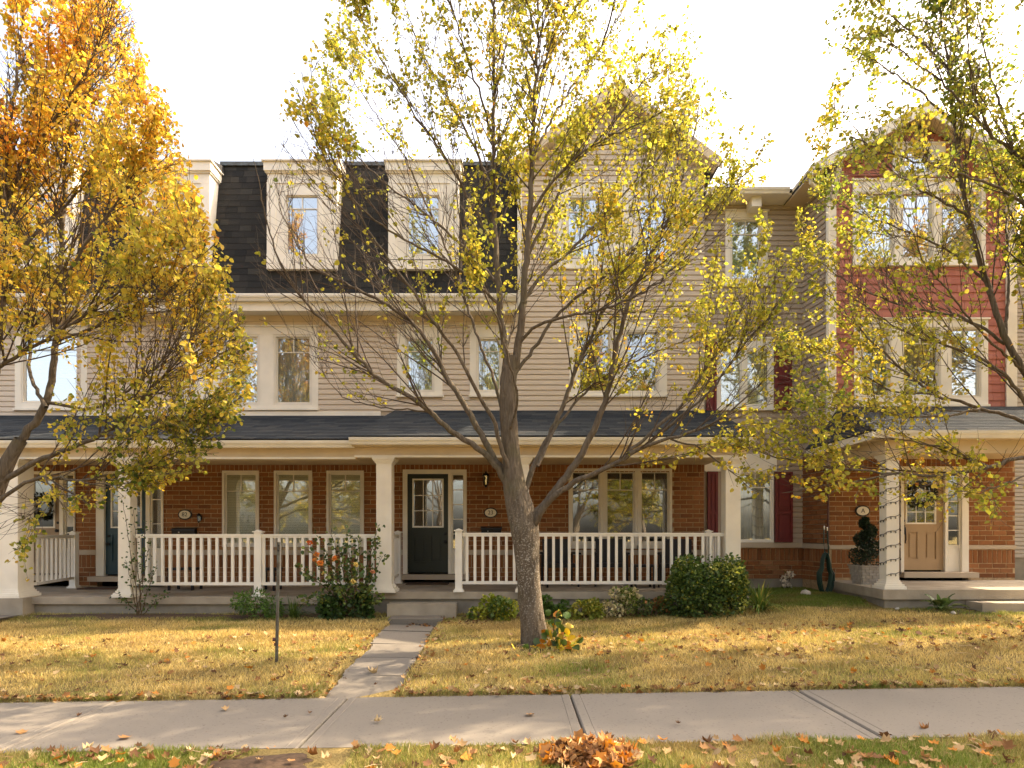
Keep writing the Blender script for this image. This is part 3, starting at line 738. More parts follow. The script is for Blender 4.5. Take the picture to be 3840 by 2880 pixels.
part('sill_stone', MB().box(xl, xr-.001, -.05, .02, 1.312, 1.41, WC.M), 'stone_band', H4)
part('footing', MB().box(xl, xr, 13.04, 13.2, -.2, .68), 'foundation', H4)
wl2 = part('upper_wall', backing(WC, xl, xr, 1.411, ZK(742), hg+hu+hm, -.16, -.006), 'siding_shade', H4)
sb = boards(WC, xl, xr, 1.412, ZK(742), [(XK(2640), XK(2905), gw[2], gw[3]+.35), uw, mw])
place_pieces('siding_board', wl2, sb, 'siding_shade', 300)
part('frieze', MB().box(xl, xr, 13.0, 13.058, ZK(742), ZK(720)), 'trim', H4)
mb = MB(); mb.box(XK(2640), XK(2910), -.04, .0, gw[3], gw[3]+.35, WC.M); part('window_header', mb, 'trim', H4)
for h in hg: window(H4, WC, *h, fw=.035, s=.024, blind='curtain', glassm='glass', mat='trim_white')
surround(H4, WC, *uw, hu, 'trim'); surround(H4, WC, *mw, hm, 'trim_white')
for h in hu: window(H4, WC, *h, fw=.035, s=.024, blind='blind_blue', glassm='glass_upper', gtop=.23)
for h in hm: window(H4, WC, *h, fw=.035, s=.024, blind='blind_grey', glassm='glass', gtop=.22, mat='trim_white')
def shutter(W, u0, u1, z0, z1):
    mb = MB(); ring(mb, u0, u1, z0, z1, .045, -.085, -.028, W.M); m = z0+(z1-z0)*.42; mb.box(u0+.045, u1-.045, -.085, -.028, m-.03, m+.03, W.M)
    for a, b in ((z0+.045, m-.03), (m+.03, z1-.045)): mb.box(u0+.045, u1-.045, -.060, -.028, a, b, W.M); mb.box(u0+.075, u1-.075, -.074, -.060, a+.03, b-.03, W.M)
    part('shutter', mb, 'shutter', H4)
shutter(WC, XK(2650), XK(2688), ZK(2033), ZK(1770)); shutter(WC, XK(2902), XK(2967), ZK(2033), ZK(1770))
shutter(WC, XK(2645), XK(2683), ZK(1547), ZK(1285)); shutter(WC, XK(2901), XK(2964), ZK(1540), ZK(1295))
# recess eave
zE = PZ(706, 12.6)
gutter(H4, XD-.05, 5.42, 12.55, zE, 'trim'); part('eave', MB().box(XD-.05, xr, 12.66, 13.06, zE-.10, zE-.06), 'trim', H4)
mb = MB(); mb.prism([(12.6, zE-.055), (12.6, zE-.01), (17.5, zE+1.7), (BACK, zE+.4), (BACK, zE-.055)], XD-.02, 6.3, 'x'); part('recess_roof', mb, 'roof_felt', H4)
part('knee_brace', MB().box(XK(2795), XK(2830), 12.7, 13.0, zE-.30, zE-.061), 'trim', H4)
# return wall of the wing
cx, cy = PX(3110, 12.165), 12.165
ang = math.atan2(cy-13.06, cx-xr); WT = Wall(xr, 13.06, ang); LT = math.hypot(cy-13.06, cx-xr)
wl3 = part('return_wall', backing(WT, 0, LT-.002, .3, 1.30, [], -.14, -.002), 'mortar', H4)
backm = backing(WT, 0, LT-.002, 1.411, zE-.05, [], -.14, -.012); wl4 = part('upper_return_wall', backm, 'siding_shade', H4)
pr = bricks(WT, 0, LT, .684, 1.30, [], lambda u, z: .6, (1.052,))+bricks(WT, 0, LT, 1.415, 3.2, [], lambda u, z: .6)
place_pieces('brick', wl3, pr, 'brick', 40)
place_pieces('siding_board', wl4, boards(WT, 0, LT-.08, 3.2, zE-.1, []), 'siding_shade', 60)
part('return_sill_stone', MB().box(0, LT, -.03, .02, 1.305, 1.40, WT.M), 'stone_band', H4)
# wing front
xw0, xw1 = cx, XE
doorop = (XR(3374), XR(3630), .3, 2.86)
wl = part('front_wall', backing(WR, xw0, xw1, .4, 3.2, [doorop], -.16, -.002), 'mortar', H4)
ps = bricks(WR, xw0, xw1, .764, 1.30, [doorop], lambda u, z: 1, (1.04,))+bricks(WR, xw0, xw1, 1.383, 3.2, [doorop], lambda u, z: 1, (2.855,))
place_pieces('brick', wl, ps+pcs, 'brick', 255)
for p, q in ((xw0, doorop[0]), (doorop[1], xw1)): part('band_stone', MB().box(p, q, -.03, .02, 1.305, 1.375, WR.M), 'stone_band', wl)
door(H4, WR, XR(3387), XR(3541), ZR(2138), 2.78, 'door_beige', (XR(3401), XR(3511), ZR(1963), 2.62), (3, 4), [(XR(3408), XR(3444), ZR(2096), ZR(1995)), (XR(3474), XR(3514), ZR(2096), ZR(1995))], (XR(3392), ZR(2000), 'grip'), (XR(3375), XR(3629), 2.86), (XR(3552), XR(3604), ZR(2048), 5))
gA = (XR(3201), XR(3701), ZR(1526), ZR(1194)); gB = (XR(3195), XR(3692), ZR(1000), ZR(675)); gC = (XR(3345), XR(3542), ZR(664), ZR(538))
hA_ = [(XR(a), XR(b), ZR(1492), ZR(1228)) for a, b in ((3228, 3338), (3380, 3524), (3560, 3676))]
hB_ = [(XR(a), XR(b), ZR(975), ZR(722)) for a, b in ((3212, 3352), (3378, 3498), (3524, 3676))]
hC_ = [(XR(3384), XR(3488), ZR(652), ZR(560))]
RX, RZ, RS = PX(3474, 11.8), PZ(383, 11.8), .545
zw = RZ-.14-(RX-xw0)*RS; zw1 = RZ-.14-(xw1-RX)*RS
mb = backing(WR, xw0, xw1, 3.2, 8.0, hA_+hB_, -.16, -.008)
backing(WR, xw0, xw1, 8.0, min(zw, zw1)-.0, hC_, -.16, -.008, mb)
mz = min(zw, zw1); mb.box(xw0, hC_[0][0], 12.173, 12.32, mz, mz) if False else None
mb.prism([(xw0, mz), (hC_[0][0], mz), (hC_[0][0], RZ-.14-(RX-hC_[0][0])*RS), (xw0, zw)], 12.173, 12.32, 'y')
mb.prism([(hC_[0][1], mz), (xw1, mz), (xw1, zw1), (RX, RZ-.14), (hC_[0][1], RZ-.14-abs(RX-hC_[0][1])*RS)], 12.173, 12.32, 'y')
mb.prism([(hC_[0][0], max(hC_[0][3], mz)), (hC_[0][1], max(hC_[0][3], mz)), (hC_[0][1], RZ-.14-abs(RX-hC_[0][1])*RS), (hC_[0][0], RZ-.14-(RX-hC_[0][0])*RS)], 12.173, 12.32, 'y')
wl5 = part('shake_wall', mb, 'red_shake', H4)
base = WR.M
ps = tiles(base, xw0+.11, xw1-.19, 3.95, RZ-.3, .157, .13, .21, [gA, gB, gC], shake_shape, clip=lambda z: (max(xw0+.11, RX-(RZ-.17-z)/RS), min(xw1-.19, RX+(RZ-.17-z)/RS)), jit=.002)
place_pieces('shake', wl5, ps, 'red_shake', 300)
part('corner_board', MB().box(xw0-.01, xw0+.11, 12.12, 12.26, 3.1, zw), 'trim', H4); part('corner_board', MB().box(xw1-.19, xw1+.01, 12.12, 12.26, 3.1, zw1), 'trim', H4)
surround(H4, WR, *gA, hA_, 'trim_white'); surround(H4, WR, *gB, hB_, 'trim_white'); surround(H4, WR, *gC, hC_, 'trim_white')
for h, b in zip(hA_+hB_+hC_, ('blind_blue', 'curtain', 'blind_blue', 'blind_white', 'blind_blue', 'blind_white', None)): window(H4, WR, *h, blind=b, glassm='glass_upper', fw=.03, s=.024, gtop=.2)
yf = 11.8
mb = MB(); rf_ = []
el, er = RX-(PX(3474, 11.8)-5.5), 9.86
for e in (el, er):
    ez = RZ-abs(e-RX)*RS; mb.prism([(RX, RZ), (e, ez), (e, ez-.12), (RX, RZ-.12)], yf+.03, BACK, 'y')
rf = part('roof', mb, 'roof_felt', H4)
mb = MB()
for e in (el-.03, er+.03):
    ez = RZ-abs(e-RX)*RS; mb.prism([(RX, RZ+.012), (e, ez+.012), (e, ez-.19), (RX, RZ-.19)], yf, yf+.03, 'y')
part('rake_board', mb, 'trim', rf)
mb = MB()
for e in (el, er):
    ez = RZ-abs(e-RX)*RS; mb.prism([(RX, RZ-.121), (e, ez-.121), (e, ez-.14), (RX, RZ-.14)], yf+.031, 12.15, 'y')
ez = RZ-abs(el-RX)*RS
mb.box(el, xw0+.02, 12.15, 13.06, ez-.16, ez-.14); part('gable_soffit', mb, 'soffit', rf)
prof = [(el+.11, 0), (el+.11, -.11), (el+.03, -.11), (el+.012, -.07), (el-.01, -.045), (el-.018, -.012), (el-.018, .002), (el-.006, .002), (el+.02, -.06), (el+.1, -.1)]
part('gutter', MB().prism([(x, z+ez-.02) for x, z in prof], 11.8, 12.75, 'y'), 'trim', H4)
mb = MB(); mb.tube([(el+.05, 11.95, ez-.12), (el+.06, 11.98, ez-.24), (el+.28, 12.06, ez-.36), (xw0-.06, 12.1, ez-.44), (xw0-.06, 12.1, ez-.8), (xw0-.06, 12.1, 3.4)], .036, 8); part('downspout', mb, 'vinyl', H4)
mb = MB(); mb.prism([(11.83, ez+.1), (12.1, ez+.1), (12.1, ez-.5), (12.06, ez-.5)], xw0-.0, xw0+.09, 'x'); part('knee_brace', mb, 'trim', H4)
# porch of the wing
dz = .716
part('porch_deck', MB().prism([(cx-.02, 12.2), (PX(3312, 10.07), 10.07), (XE+.1, 10.07), (XE+.1, 12.2)], dz-.15, dz, 'z'), 'concrete', H4)
part('porch_foundation', MB().prism([(cx+.02, 12.2), (PX(3312, 10.07)+.05, 10.12), (XE+.06, 10.12), (XE+.06, 12.2)], -.2, dz-.151, 'z'), 'foundation', H4)
part('porch_step', MB().box(7.1, 8.75, 9.72, 10.069, -.1, dz-.17), 'concrete', H4); part('porch_step', MB().box(7.9, 9.4, 9.36, 9.719, -.1, .415), 'concrete', H4)
part('porch_beam', MB().box(5.85, XE, 10.1, 10.32, 2.86, 3.06), 'trim_tan', H4); part('porch_beam', MB().box(5.85, 6.05, 10.321, 12.15, 2.86, 3.06), 'trim_tan', H4)
part('porch_ceiling', MB().box(6.051, XE, 10.321, 12.15, 3.0, 3.03), 'soffit', H4)
part('soffit', MB().box(5.58, XE+.1, 9.92, 12.15, 3.061, 3.08), 'soffit', H4)
def hip():
    e0, y0, z0 = 5.55, 9.9, 3.17; t0, y1, z1 = 6.2, 12.15, 3.98
    mb = MB(); mb.add([(e0, y0, z0), (XE+.15, y0, z0), (XE+.15, y1, z1), (t0, y1, z1), (e0, y1, z0)], [(0, 1, 2, 3), (0, 3, 4), (1, 0, 4, 3, 2)])
    rf = part('porch_roof', mb, 'roof_felt', H4)
    L = math.hypot(y1-y0, z1-z0); th = math.atan2(y1-y0, z1-z0)
    b1 = Matrix.Translation((0, y0-.03, z0+.008)) @ Matrix.Rotation(-th, 4, 'X')
    ps = tiles(b1, e0, XE+.15, 0, L-.05, .14, .22, .34, [], shingle_shape, lambda s: (e0+(t0-e0)*s/L, XE+.15))
    L2 = math.hypot(t0-e0, z1-z0); th2 = math.atan2(t0-e0, z1-z0)
    b2 = Matrix.Translation((e0-.02, y1, z0+.008)) @ Matrix.Rotation(R(-90), 4, 'Z') @ Matrix.Rotation(-th2, 4, 'X')
    ps += tiles(b2, 0, y1-y0, 0, L2-.05, .14, .22, .34, [], shingle_shape, lambda s: (0, (y1-y0)*(1-s/L2)))
    place_pieces('shingle', rf, ps, 'roof_shingle', 0)
hip()
gutter(H4, 5.55, XE+.1, 9.82, 3.17, 'trim_white')
part('fascia', MB().box(5.545, 5.575, 9.93, 12.14, 3.05, 3.165), 'trim', H4)
colF = column(H4, 6.05, 10.33, .2, dz, 2.858)
shell(H4, XD+.01, xr+.1, .1, zE, 13.25); shell(H4, xr+.11, XE, .4, 8.0, 12.5)

# ==== neighbour at the far right ====
H5 = thing('townhouse', 'grey sided neighbouring house, a sliver beside the right brick porch wall', 'townhouse', (12, 14, .5), GROUPH)
W5 = Wall(0, 13.4)
wl = part('wall', backing(W5, XE+.01, 15.5, 1.12, 7.6, [], -.2, -.006), 'siding_grey', H5)
place_pieces('siding_board', wl, boards(W5, XE+.01, 15.5, 1.1, 7.6, [], ex=.085), 'siding_grey', 120)
part('foundation', MB().box(XE+.01, 15.5, 13.39, 13.6, -.2, 1.119), 'foundation', H5)
shell(H5, XE+.02, 15.5, .3, 7.6, 13.7)
part('roof', MB().prism([(12.9, 7.6), (17.2, 9.4), (BACK+.5, 7.6)], XE+.02, 15.8, 'x'), 'roof_felt', H5)
# ------------------------------------------------------------------ leaves and branches
def unit(a): return a/(np.linalg.norm(a, axis=-1, keepdims=True)+1e-9)
ROUND = (np.array([(0, 0, 0), (.34, .16, .10), (.46, .48, .12), (.28, .82, .06), (0, 1.02, -.08), (-.28, .82, .06), (-.46, .48, .12), (-.34, .16, .10), (0, .5, -.02)]),
         [(8, i, (i+1) % 8) for i in range(8)])
CURL = (np.array([(0, 0, 0), (.22, .1, .10), (.5, .2, .24), (.34, .42, .10), (.55, .62, .30), (.25, .72, .10), (0, 1.05, .22), (-.25, .72, .12), (-.55, .62, .26), (-.34, .42, .10), (-.5, .2, .30), (-.22, .1, .12), (0, .45, 0)]),
        [(12, i, (i+1) % 12) for i in range(12)])
SLIM = (np.array([(0, 0, 0), (.14, .3, .04), (.13, .65, .05), (0, 1, -.05), (-.13, .65, .05), (-.14, .3, .04), (0, .5, -.01)]), [(6, i, (i+1) % 6) for i in range(6)])
def leaves(name, P, A, size, cols, mat, parent=None, tmpl=ROUND, up=.5, droop=0, curl=None, **props):
    P = np.asarray(P, float); n = len(P)
    if n == 0: return None
    A = unit(np.asarray(A, float)+np.array([0, 0, -droop]))
    N = unit(RNG.normal(size=(n, 3))*(1-up)+np.array([0, -.25*up, up])); S = unit(np.cross(A, N)); N = np.cross(S, A)
    T, tri = tmpl; sz = np.broadcast_to(np.asarray(size, float), (n,))[:, None, None]
    zc = T[None, :, 2:3]*(1 if curl is None else (1+RNG.uniform(-curl, curl, (n, 1, 1))))
    V = P[:, None]+sz*(T[None, :, 0:1]*S[:, None]+T[None, :, 1:2]*A[:, None]+zc*N[:, None])
    k = len(T); Fc = (np.arange(n)[:, None, None]*k+np.array(tri)[None]).reshape(-1, 3)
    me = np_mesh(name, V.reshape(-1, 3), Fc, mat, np.repeat(np.asarray(cols), k, 0))
    if parent is None: return link(name, me, None, (0, 0, 0), None, **props)
    return part(name, me, mat, parent, **props)
def tubes(name, polys, mat, parent, cols=None, **props):
    Vs, Fs, o = [], [], 0; cs = []
    for P, r, sd in polys:
        v, f = tube_np(P, r, sd); Vs.append(v); Fs.append(f+o); o += len(v)
    V = np.concatenate(Vs); c = np.zeros((len(V), 3))
    return part(name, np_mesh(name, V, np.concatenate(Fs), mat, cols(V) if cols else c, smooth=True), mat, parent, **props)
def resample(P, step):
    P = np.asarray(P, float); d = np.r_[0, np.cumsum(np.linalg.norm(np.diff(P, axis=0), axis=1))]
    n = max(3, int(d[-1]/step)+1); t = np.linspace(0, d[-1], n)
    Q = np.stack([np.interp(t, d, P[:, i]) for i in range(3)], 1)
    for _ in range(2): Q[1:-1] = .25*Q[:-2]+.5*Q[1:-1]+.25*Q[2:]
    return Q, t/d[-1]
def smoothnoise(seed):
    g = np.random.default_rng(seed); k = g.normal(size=(6, 3))*1.6; ph = g.uniform(0, 6.3, 6)
    return lambda P: np.sin(P @ k.T+ph).sum(1)/6
PAL = {'green': (.16, .195, .035), 'olive': (.30, .28, .05), 'yellow': (.50, .39, .075), 'gold': (.55, .345, .065), 'orange': (.56, .245, .055), 'rust': (.42, .15, .04), 'deep': (.07, .10, .02)}
def palette(n, mix, noise_v=None, jitter=.25):
    """one colour for each leaf: a mix of the palette pushed along by a slow noise, plus a little change from leaf to leaf"""
    names = list(mix); w_ = np.array([mix[k] for k in names], float); cum = np.cumsum(w_/w_.sum())
    u = RNG.uniform(0, 1, n) if noise_v is None else np.clip(noise_v+RNG.normal(0, .13, n), 0, .999)
    idx = np.searchsorted(cum, u); C = np.array([PAL[k] for k in names])[np.minimum(idx, len(names)-1)]
    return C*RNG.uniform(1-jitter, 1+jitter, (n, 1))*RNG.uniform(.92, 1.08, (n, 3))
def tree(name, label, base, trunk, limbs, D, env, sp1, sp2, nleaf, density, colour, lsize, seed, group, extra_up=.13, shift=(0, 0), len1=(.9, 2.5), len2=(.2, .55), depth=3.0):
    """trunk and main limbs in view follow the branching seen in the photograph; the finer branching, twigs and leaves grow from them"""
    g = np.random.default_rng(seed)
    px = .576*F/D   # overview pixels per metre at the tree
    root = thing(name, label, 'tree', base, group)
    eyv = np.array([e[0] for e in env]); exl = np.array([e[1] for e in env]); exr = np.array([e[2] for e in env])
    bx, by = base[0], base[1]
    vx_ = lambda p: 1106+p[0]*px
    def inside(p):
        vy = 1152-(p[2]-1.6)*px
        l = np.interp(vy, eyv, exl); r = np.interp(vy, eyv, exr); s = D/max(p[1], 2.)
        vx = 1106+p[0]*px*s; vyp = 1152-(p[2]-1.6)*px*s
        l2 = np.interp(vyp, eyv, exl); r2 = np.interp(vyp, eyv, exr)
        return max(l, l2)-20 < vx < min(r, r2)+20 and abs(p[1]-by) < depth*min(1, .35+.65*max(0, min(1, (vy+500)/500 if vy < 0 else 1)))
    def trace(pts, r0, r1, dy0, dy1):
        n = len(pts); P = np.array([VPt(p[0], p[1], D+dy0+1.25*(dy1-dy0)*i/(n-1)) for i, p in enumerate(pts)]); r0 *= .62; r1 *= .6
        Q, t = resample(P, .10); Q[1:-1] += g.normal(0, .008, (len(Q)-2, 3)); return Q, (r0+(r1-r0)*t**.85)/px
    tp = np.array([VPt(p[0], p[1], D) for p in trunk]); Q, t = resample(tp, .07)
    rad = np.interp(t, np.linspace(0, 1, len(trunk)), [p[2] for p in trunk])*np.where(t > .6, .84, .94)/px; rad = np.convolve(np.pad(rad, 3, mode='edge'), np.ones(7)/7, 'valid')
    v, f = tube_np(Q, rad, 20)
    ang = np.tile(np.arange(20)*2*math.pi/20, len(Q)); zz = v[:, 2]
    v2 = v+(v-np.repeat(Q, 20, 0))*(.035*np.sin(ang*5+zz*3)+.03*np.sin(ang*3-zz*5)+.02*np.sin(ang*9+zz*11))[:, None]
    lich = np.clip(1.15-np.abs(v2[:, 2]-base[2]-1.0)/1.0, 0, 1)
    part('trunk', np_mesh('trunk', v2, f, 'bark', np.repeat(lich[:, None], 3, 1), smooth=True), 'bark', root)
    L0 = []
    for pts, r0, r1, dy0, dy1 in limbs:
        P, r = trace(pts, r0, r1, dy0, dy1); L0.append((P, r))
        tubes('limb', [(P, r, 10)], 'bark', root)
    def grow(P, r, i, length, a_lo, a_hi, upb, nseg, wob):
        T = unit(P[min(i+1, len(P)-1)]-P[max(i-1, 0)]); q = unit(np.cross(T, g.normal(size=3))); a = g.uniform(a_lo, a_hi)
        d_ = unit(T*math.cos(a)+q*math.sin(a)+np.array([0, 0, upb])); pts = [P[i]]; st = length/nseg
        for k in range(nseg):
            d_ = unit(d_+g.normal(0, wob, 3)+np.array([0, 0, upb*.25])); nxt = pts[-1]+d_*st
            if not inside(nxt): break
            pts.append(nxt)
        return np.array(pts) if len(pts) > 2 else None
    L1, L2 = [], []
    for P, r in L0:
        ln = np.linalg.norm(np.diff(P, axis=0), axis=1).sum(); n = int(ln/sp1)
        for k in range(n):
            u = g.uniform(.22, 1)**.9; i = int(u*(len(P)-1)); length = g.uniform(*len1)*(1.15-.55*u)*min(1.25, .55+r[i]*18)
            c = grow(P, r, i, length, .3, .8, extra_up, 9, .045)
            if c is not None: L1.append((c, np.linspace(min(r[i]*.45, .011), .0022, len(c))))
        L1.append((P[-6:], r[-6:]*.6)) if len(P) > 6 else None
    for P, r in L1:
        ln = np.linalg.norm(np.diff(P, axis=0), axis=1).sum(); n = max(1, int(ln/sp2))
        for k in range(n):
            u = g.uniform(.15, 1); i = int(u*(len(P)-1))
            c = grow(P, r, i, g.uniform(*len2), .35, .9, extra_up*.6, 4, .09)
            if c is not None: L2.append((c, np.linspace(.0032, .0014, len(c))))
    tubes('branch', [(P, r, 5) for P, r in L1], 'twig_bark', root, kind='stuff')
    tubes('twig', [(P, r, 3) for P, r in L2], 'twig_bark', root, kind='stuff')
    pts, dirs = [], []
    for P, r in L2+L1:
        for i in range(1, len(P)):
            T = unit(P[i]-P[i-1]); pts.append(P[i]); dirs.append(T); pts.append((P[i]+P[i-1])/2); dirs.append(T)
    pts = np.array(pts); dirs = np.array(dirs)
    pr = np.array([density(*vv) for vv in zip(1106+(pts[:, 0]/pts[:, 1]*F*.576), 1152-((pts[:, 2]-1.6)/pts[:, 1]*F*.576))])
    cl = smoothnoise(seed+5)(pts*1.7); pr = pr*np.clip(.8+1.9*cl, .05, 2.4)
    pr /= pr.sum(); idx = np.repeat(g.choice(len(pts), nleaf//3, p=pr), 3); n_ = len(idx)
    A = unit(dirs[idx]*.4+g.normal(size=(n_, 3))); P = pts[idx]+A*.022+g.normal(0, .014, (n_, 3))
    leaves('crown', P, A, np.exp(g.normal(-.03, .2, n_))*lsize, colour(P, g), 'tree_leaf', root, droop=.45, up=.35, curl=.9, kind='stuff')
    return root
# middle tree ------------------------------------------------------
CT = [(1160, 1412, 36), (1157, 1396, 30), (1150, 1340, 27), (1143, 1260, 26), (1137, 1190, 27), (1131, 1135, 31), (1122, 1092, 35), (1112, 1055, 28), (1106, 1000, 23.5), (1101, 946, 22.5), (1098, 894, 22), (1096, 855, 21.5), (1101, 800, 20), (1106, 770, 17)]
CL = [
 ([(1101, 815), (1088, 738), (1082, 673), (1075, 600), (1069, 517), (1064, 392), (1066, 267), (1067, 173), (1066, 78), (1067, 0), (1070, -80), (1068, -160)], 14, 1.5, 0, .3),
 ([(1104, 815), (1121, 751), (1127, 686), (1130, 634), (1136, 579), (1142, 485), (1147, 392), (1151, 298), (1158, 173), (1161, 60), (1163, -60), (1160, -160)], 15, 1.5, 0, -.25),
 ([(1102, 1055), (1066, 995), (1041, 975), (1002, 949), (963, 925), (931, 889), (905, 870), (806, 811), (726, 718), (663, 660), (611, 582), (585, 509), (570, 457), (562, 405), (546, 340)], 12, 1, 0, -.5),
 ([(1098, 1050), (1069, 990), (1041, 941), (1015, 894), (986, 847), (963, 811), (931, 745), (903, 707), (850, 670), (794, 634), (720, 600), (679, 582), (637, 522), (606, 457), (600, 400)], 13, 1, 0, .5),
 ([(1098, 1010), (1077, 959), (1067, 907), (1041, 868), (1015, 816), (973, 738), (937, 699), (900, 641), (840, 560), (780, 470), (735, 380), (700, 300), (650, 215), (625, 175)], 8, 1, -.1, -.9),
 ([(1096, 930), (1082, 881), (1067, 816), (1041, 759), (1030, 720), (1008, 660), (975, 560), (925, 450), (870, 330), (800, 230), (750, 150), (722, 86)], 6.5, 1, .1, 1.1),
 ([(1128, 1100), (1135, 1055), (1155, 998), (1189, 933), (1220, 868), (1246, 790), (1290, 700), (1330, 620), (1380, 520), (1420, 420), (1450, 330), (1480, 220)], 11, 1, 0, .7),
 ([(1140, 1130), (1161, 1105), (1200, 1060), (1249, 993), (1275, 946), (1296, 899), (1314, 842), (1325, 777), (1343, 704), (1361, 639), (1398, 576), (1442, 470), (1473, 392), (1498, 300), (1515, 200)], 15, 1, 0, -.3),
 ([(1142, 1145), (1159, 1122), (1187, 1080), (1239, 1041), (1291, 1021), (1344, 992), (1396, 961), (1448, 948), (1500, 932), (1560, 905), (1620, 850), (1680, 790)], 13, 1, 0, -.8),
 ([(1344, 992), (1410, 930), (1470, 880), (1530, 790), (1590, 690), (1630, 600), (1660, 480)], 6.5, 1, -.3, .3),
 ([(1396, 961), (1470, 900), (1540, 840), (1610, 740), (1680, 660), (1720, 590)], 5.5, 1, -.4, -.9),
 ([(1448, 948), (1520, 970), (1560, 1000), (1600, 1040), (1640, 1065)], 3.5, 1, -.5, -.8),
 ([(1129, 655), (1170, 590), (1214, 560), (1270, 501), (1308, 463), (1376, 388), (1440, 320), (1490, 230)], 7, 1, -.1, .6),
 ([(1120, 745), (1142, 712), (1184, 691), (1249, 680), (1327, 660), (1410, 620), (1500, 540), (1560, 450), (1600, 380)], 6, 1, 0, -1.0),
 ([(1110, 810), (1150, 760), (1200, 680), (1300, 600), (1370, 540), (1450, 470), (1540, 420), (1620, 370), (1665, 290)], 7, 1, .1, 1.1),
 ([(1143, 470), (1200, 380), (1260, 325), (1340, 285), (1430, 245), (1485, 210)], 6, 1, -.2, -1.1),
 ([(1136, 560), (1190, 450), (1230, 370), (1290, 300), (1350, 230), (1410, 150), (1450, 60)], 6, 1, -.1, .4),
 ([(1150, 340), (1190, 260), (1240, 180), (1300, 100), (1350, 10), (1380, -80)], 5, 1, -.2, .9),
 ([(1155, 220), (1180, 120), (1220, 20), (1250, -80)], 4, 1, -.2, -.8),
 ([(1065, 420), (1030, 330), (985, 240), (930, 150), (890, 60), (860, -40)], 6, 1, .25, .9),
 ([(1070, 535), (1020, 440), (960, 340), (900, 250), (840, 160), (790, 70), (760, -20)], 6, 1, .2, -.7),
 ([(1066, 300), (1040, 220), (1010, 130), (980, 30), (960, -60)], 5, 1, .25, -.6),
 ([(1076, 615), (1010, 540), (930, 470), (850, 410), (780, 350), (720, 270), (700, 190)], 6, 1, .1, 1.3),
 ([(1083, 665), (1020, 600), (930, 545), (840, 500), (760, 430), (700, 340), (640, 190)], 6, 1, .1, -1.2),
 ([(1067, 230), (1085, 130), (1110, 20), (1120, -90)], 4, 1, .25, 1.0),
 ([(1098, 930), (1080, 820), (1120, 660), (1180, 520), (1220, 400), (1240, 280)], 5, 1, 0, 1.6),
 ([(1098, 950), (1120, 860), (1080, 700), (1010, 560), (985, 430), (975, 300)], 5, 1, 0, -1.5),
 ([(931, 889), (820, 880), (740, 860), (690, 800), (650, 740)], 3, .8, -.2, .3),
 ([(806, 811), (740, 770), (660, 745), (610, 720), (560, 690)], 2.5, .8, -.3, -.6),
 ([(1161, 1007), (1195, 929), (1260, 850), (1330, 800), (1420, 760), (1510, 720), (1570, 640)], 6, 1, 0, .9),
]
CL += [([(1068, 30), (1040, -120), (1000, -260), (960, -380)], 5, 1, .3, 1.2), ([(1067, -20), (1075, -180), (1085, -330), (1090, -470)], 5, 1, .3, -.3), ([(1162, 0), (1200, -140), (1250, -260), (1290, -360)], 5, 1, -.25, 1.0),  # limbs above the frame, added for their shade on the pavement
       ([(1163, -40), (1160, -200), (1150, -360), (1140, -480)], 5, 1, -.25, -1.2), ([(980, 30), (930, -100), (890, -220), (870, -320)], 4, 1, 0, -1.4), ([(1300, 100), (1340, -40), (1370, -170), (1380, -280)], 4, 1, .6, -.8), ([(1150, 60), (1120, -100), (1110, -250), (1100, -380)], 4, 1, -.2, -1.8)]
CENV = [(-600, 1000, 1210), (-420, 860, 1350), (-200, 760, 1440), (0, 700, 1480), (100, 690, 1490), (200, 640, 1540), (300, 610, 1660), (400, 590, 1640), (500, 560, 1650), (600, 560, 1710), (700, 600, 1700), (800, 700, 1690), (900, 830, 1680), (980, 900, 1620), (1060, 1000, 1650), (1110, 1050, 1400)]
def cdens(vx, vy):
    d_ = 1.0 if vy > -20 else 2.4  # extra leaves above the frame, added to deepen the shade on the ground
    if vx < 1010 and vy > 330: d_ = .14 if vy < 620 else .2
    if vx < 690 and vy > 260: d_ = .03
    if 1010 <= vx < 1180 and vy > 620: d_ = .35
    if vy > 900 and vx < 1380: d_ *= .35
    if vx > 1200 and 300 < vy < 900: d_ *= 1.15
    if vx > 1540 and vy > 620: d_ *= .45
    return d_
n1 = smoothnoise(3)
def ccol(P, g):
    u = .5+.36*n1(P*1.4); return palette(len(P), {'green': .20, 'olive': .46, 'yellow': .26, 'gold': .055, 'orange': .025}, u)
tb = VPt(1158, 1396, 8.6); tb[2] = ground(tb[0], tb[1])
TG = 'young street trees along the lawn in autumn leaf'
T1 = tree('street_tree', 'half-bare yellow-green tree with lichen-spotted trunk, in front of the gabled house', tb, CT, CL, 8.6, CENV, .16, .15, 48000, cdens, ccol, .045, 11, TG)
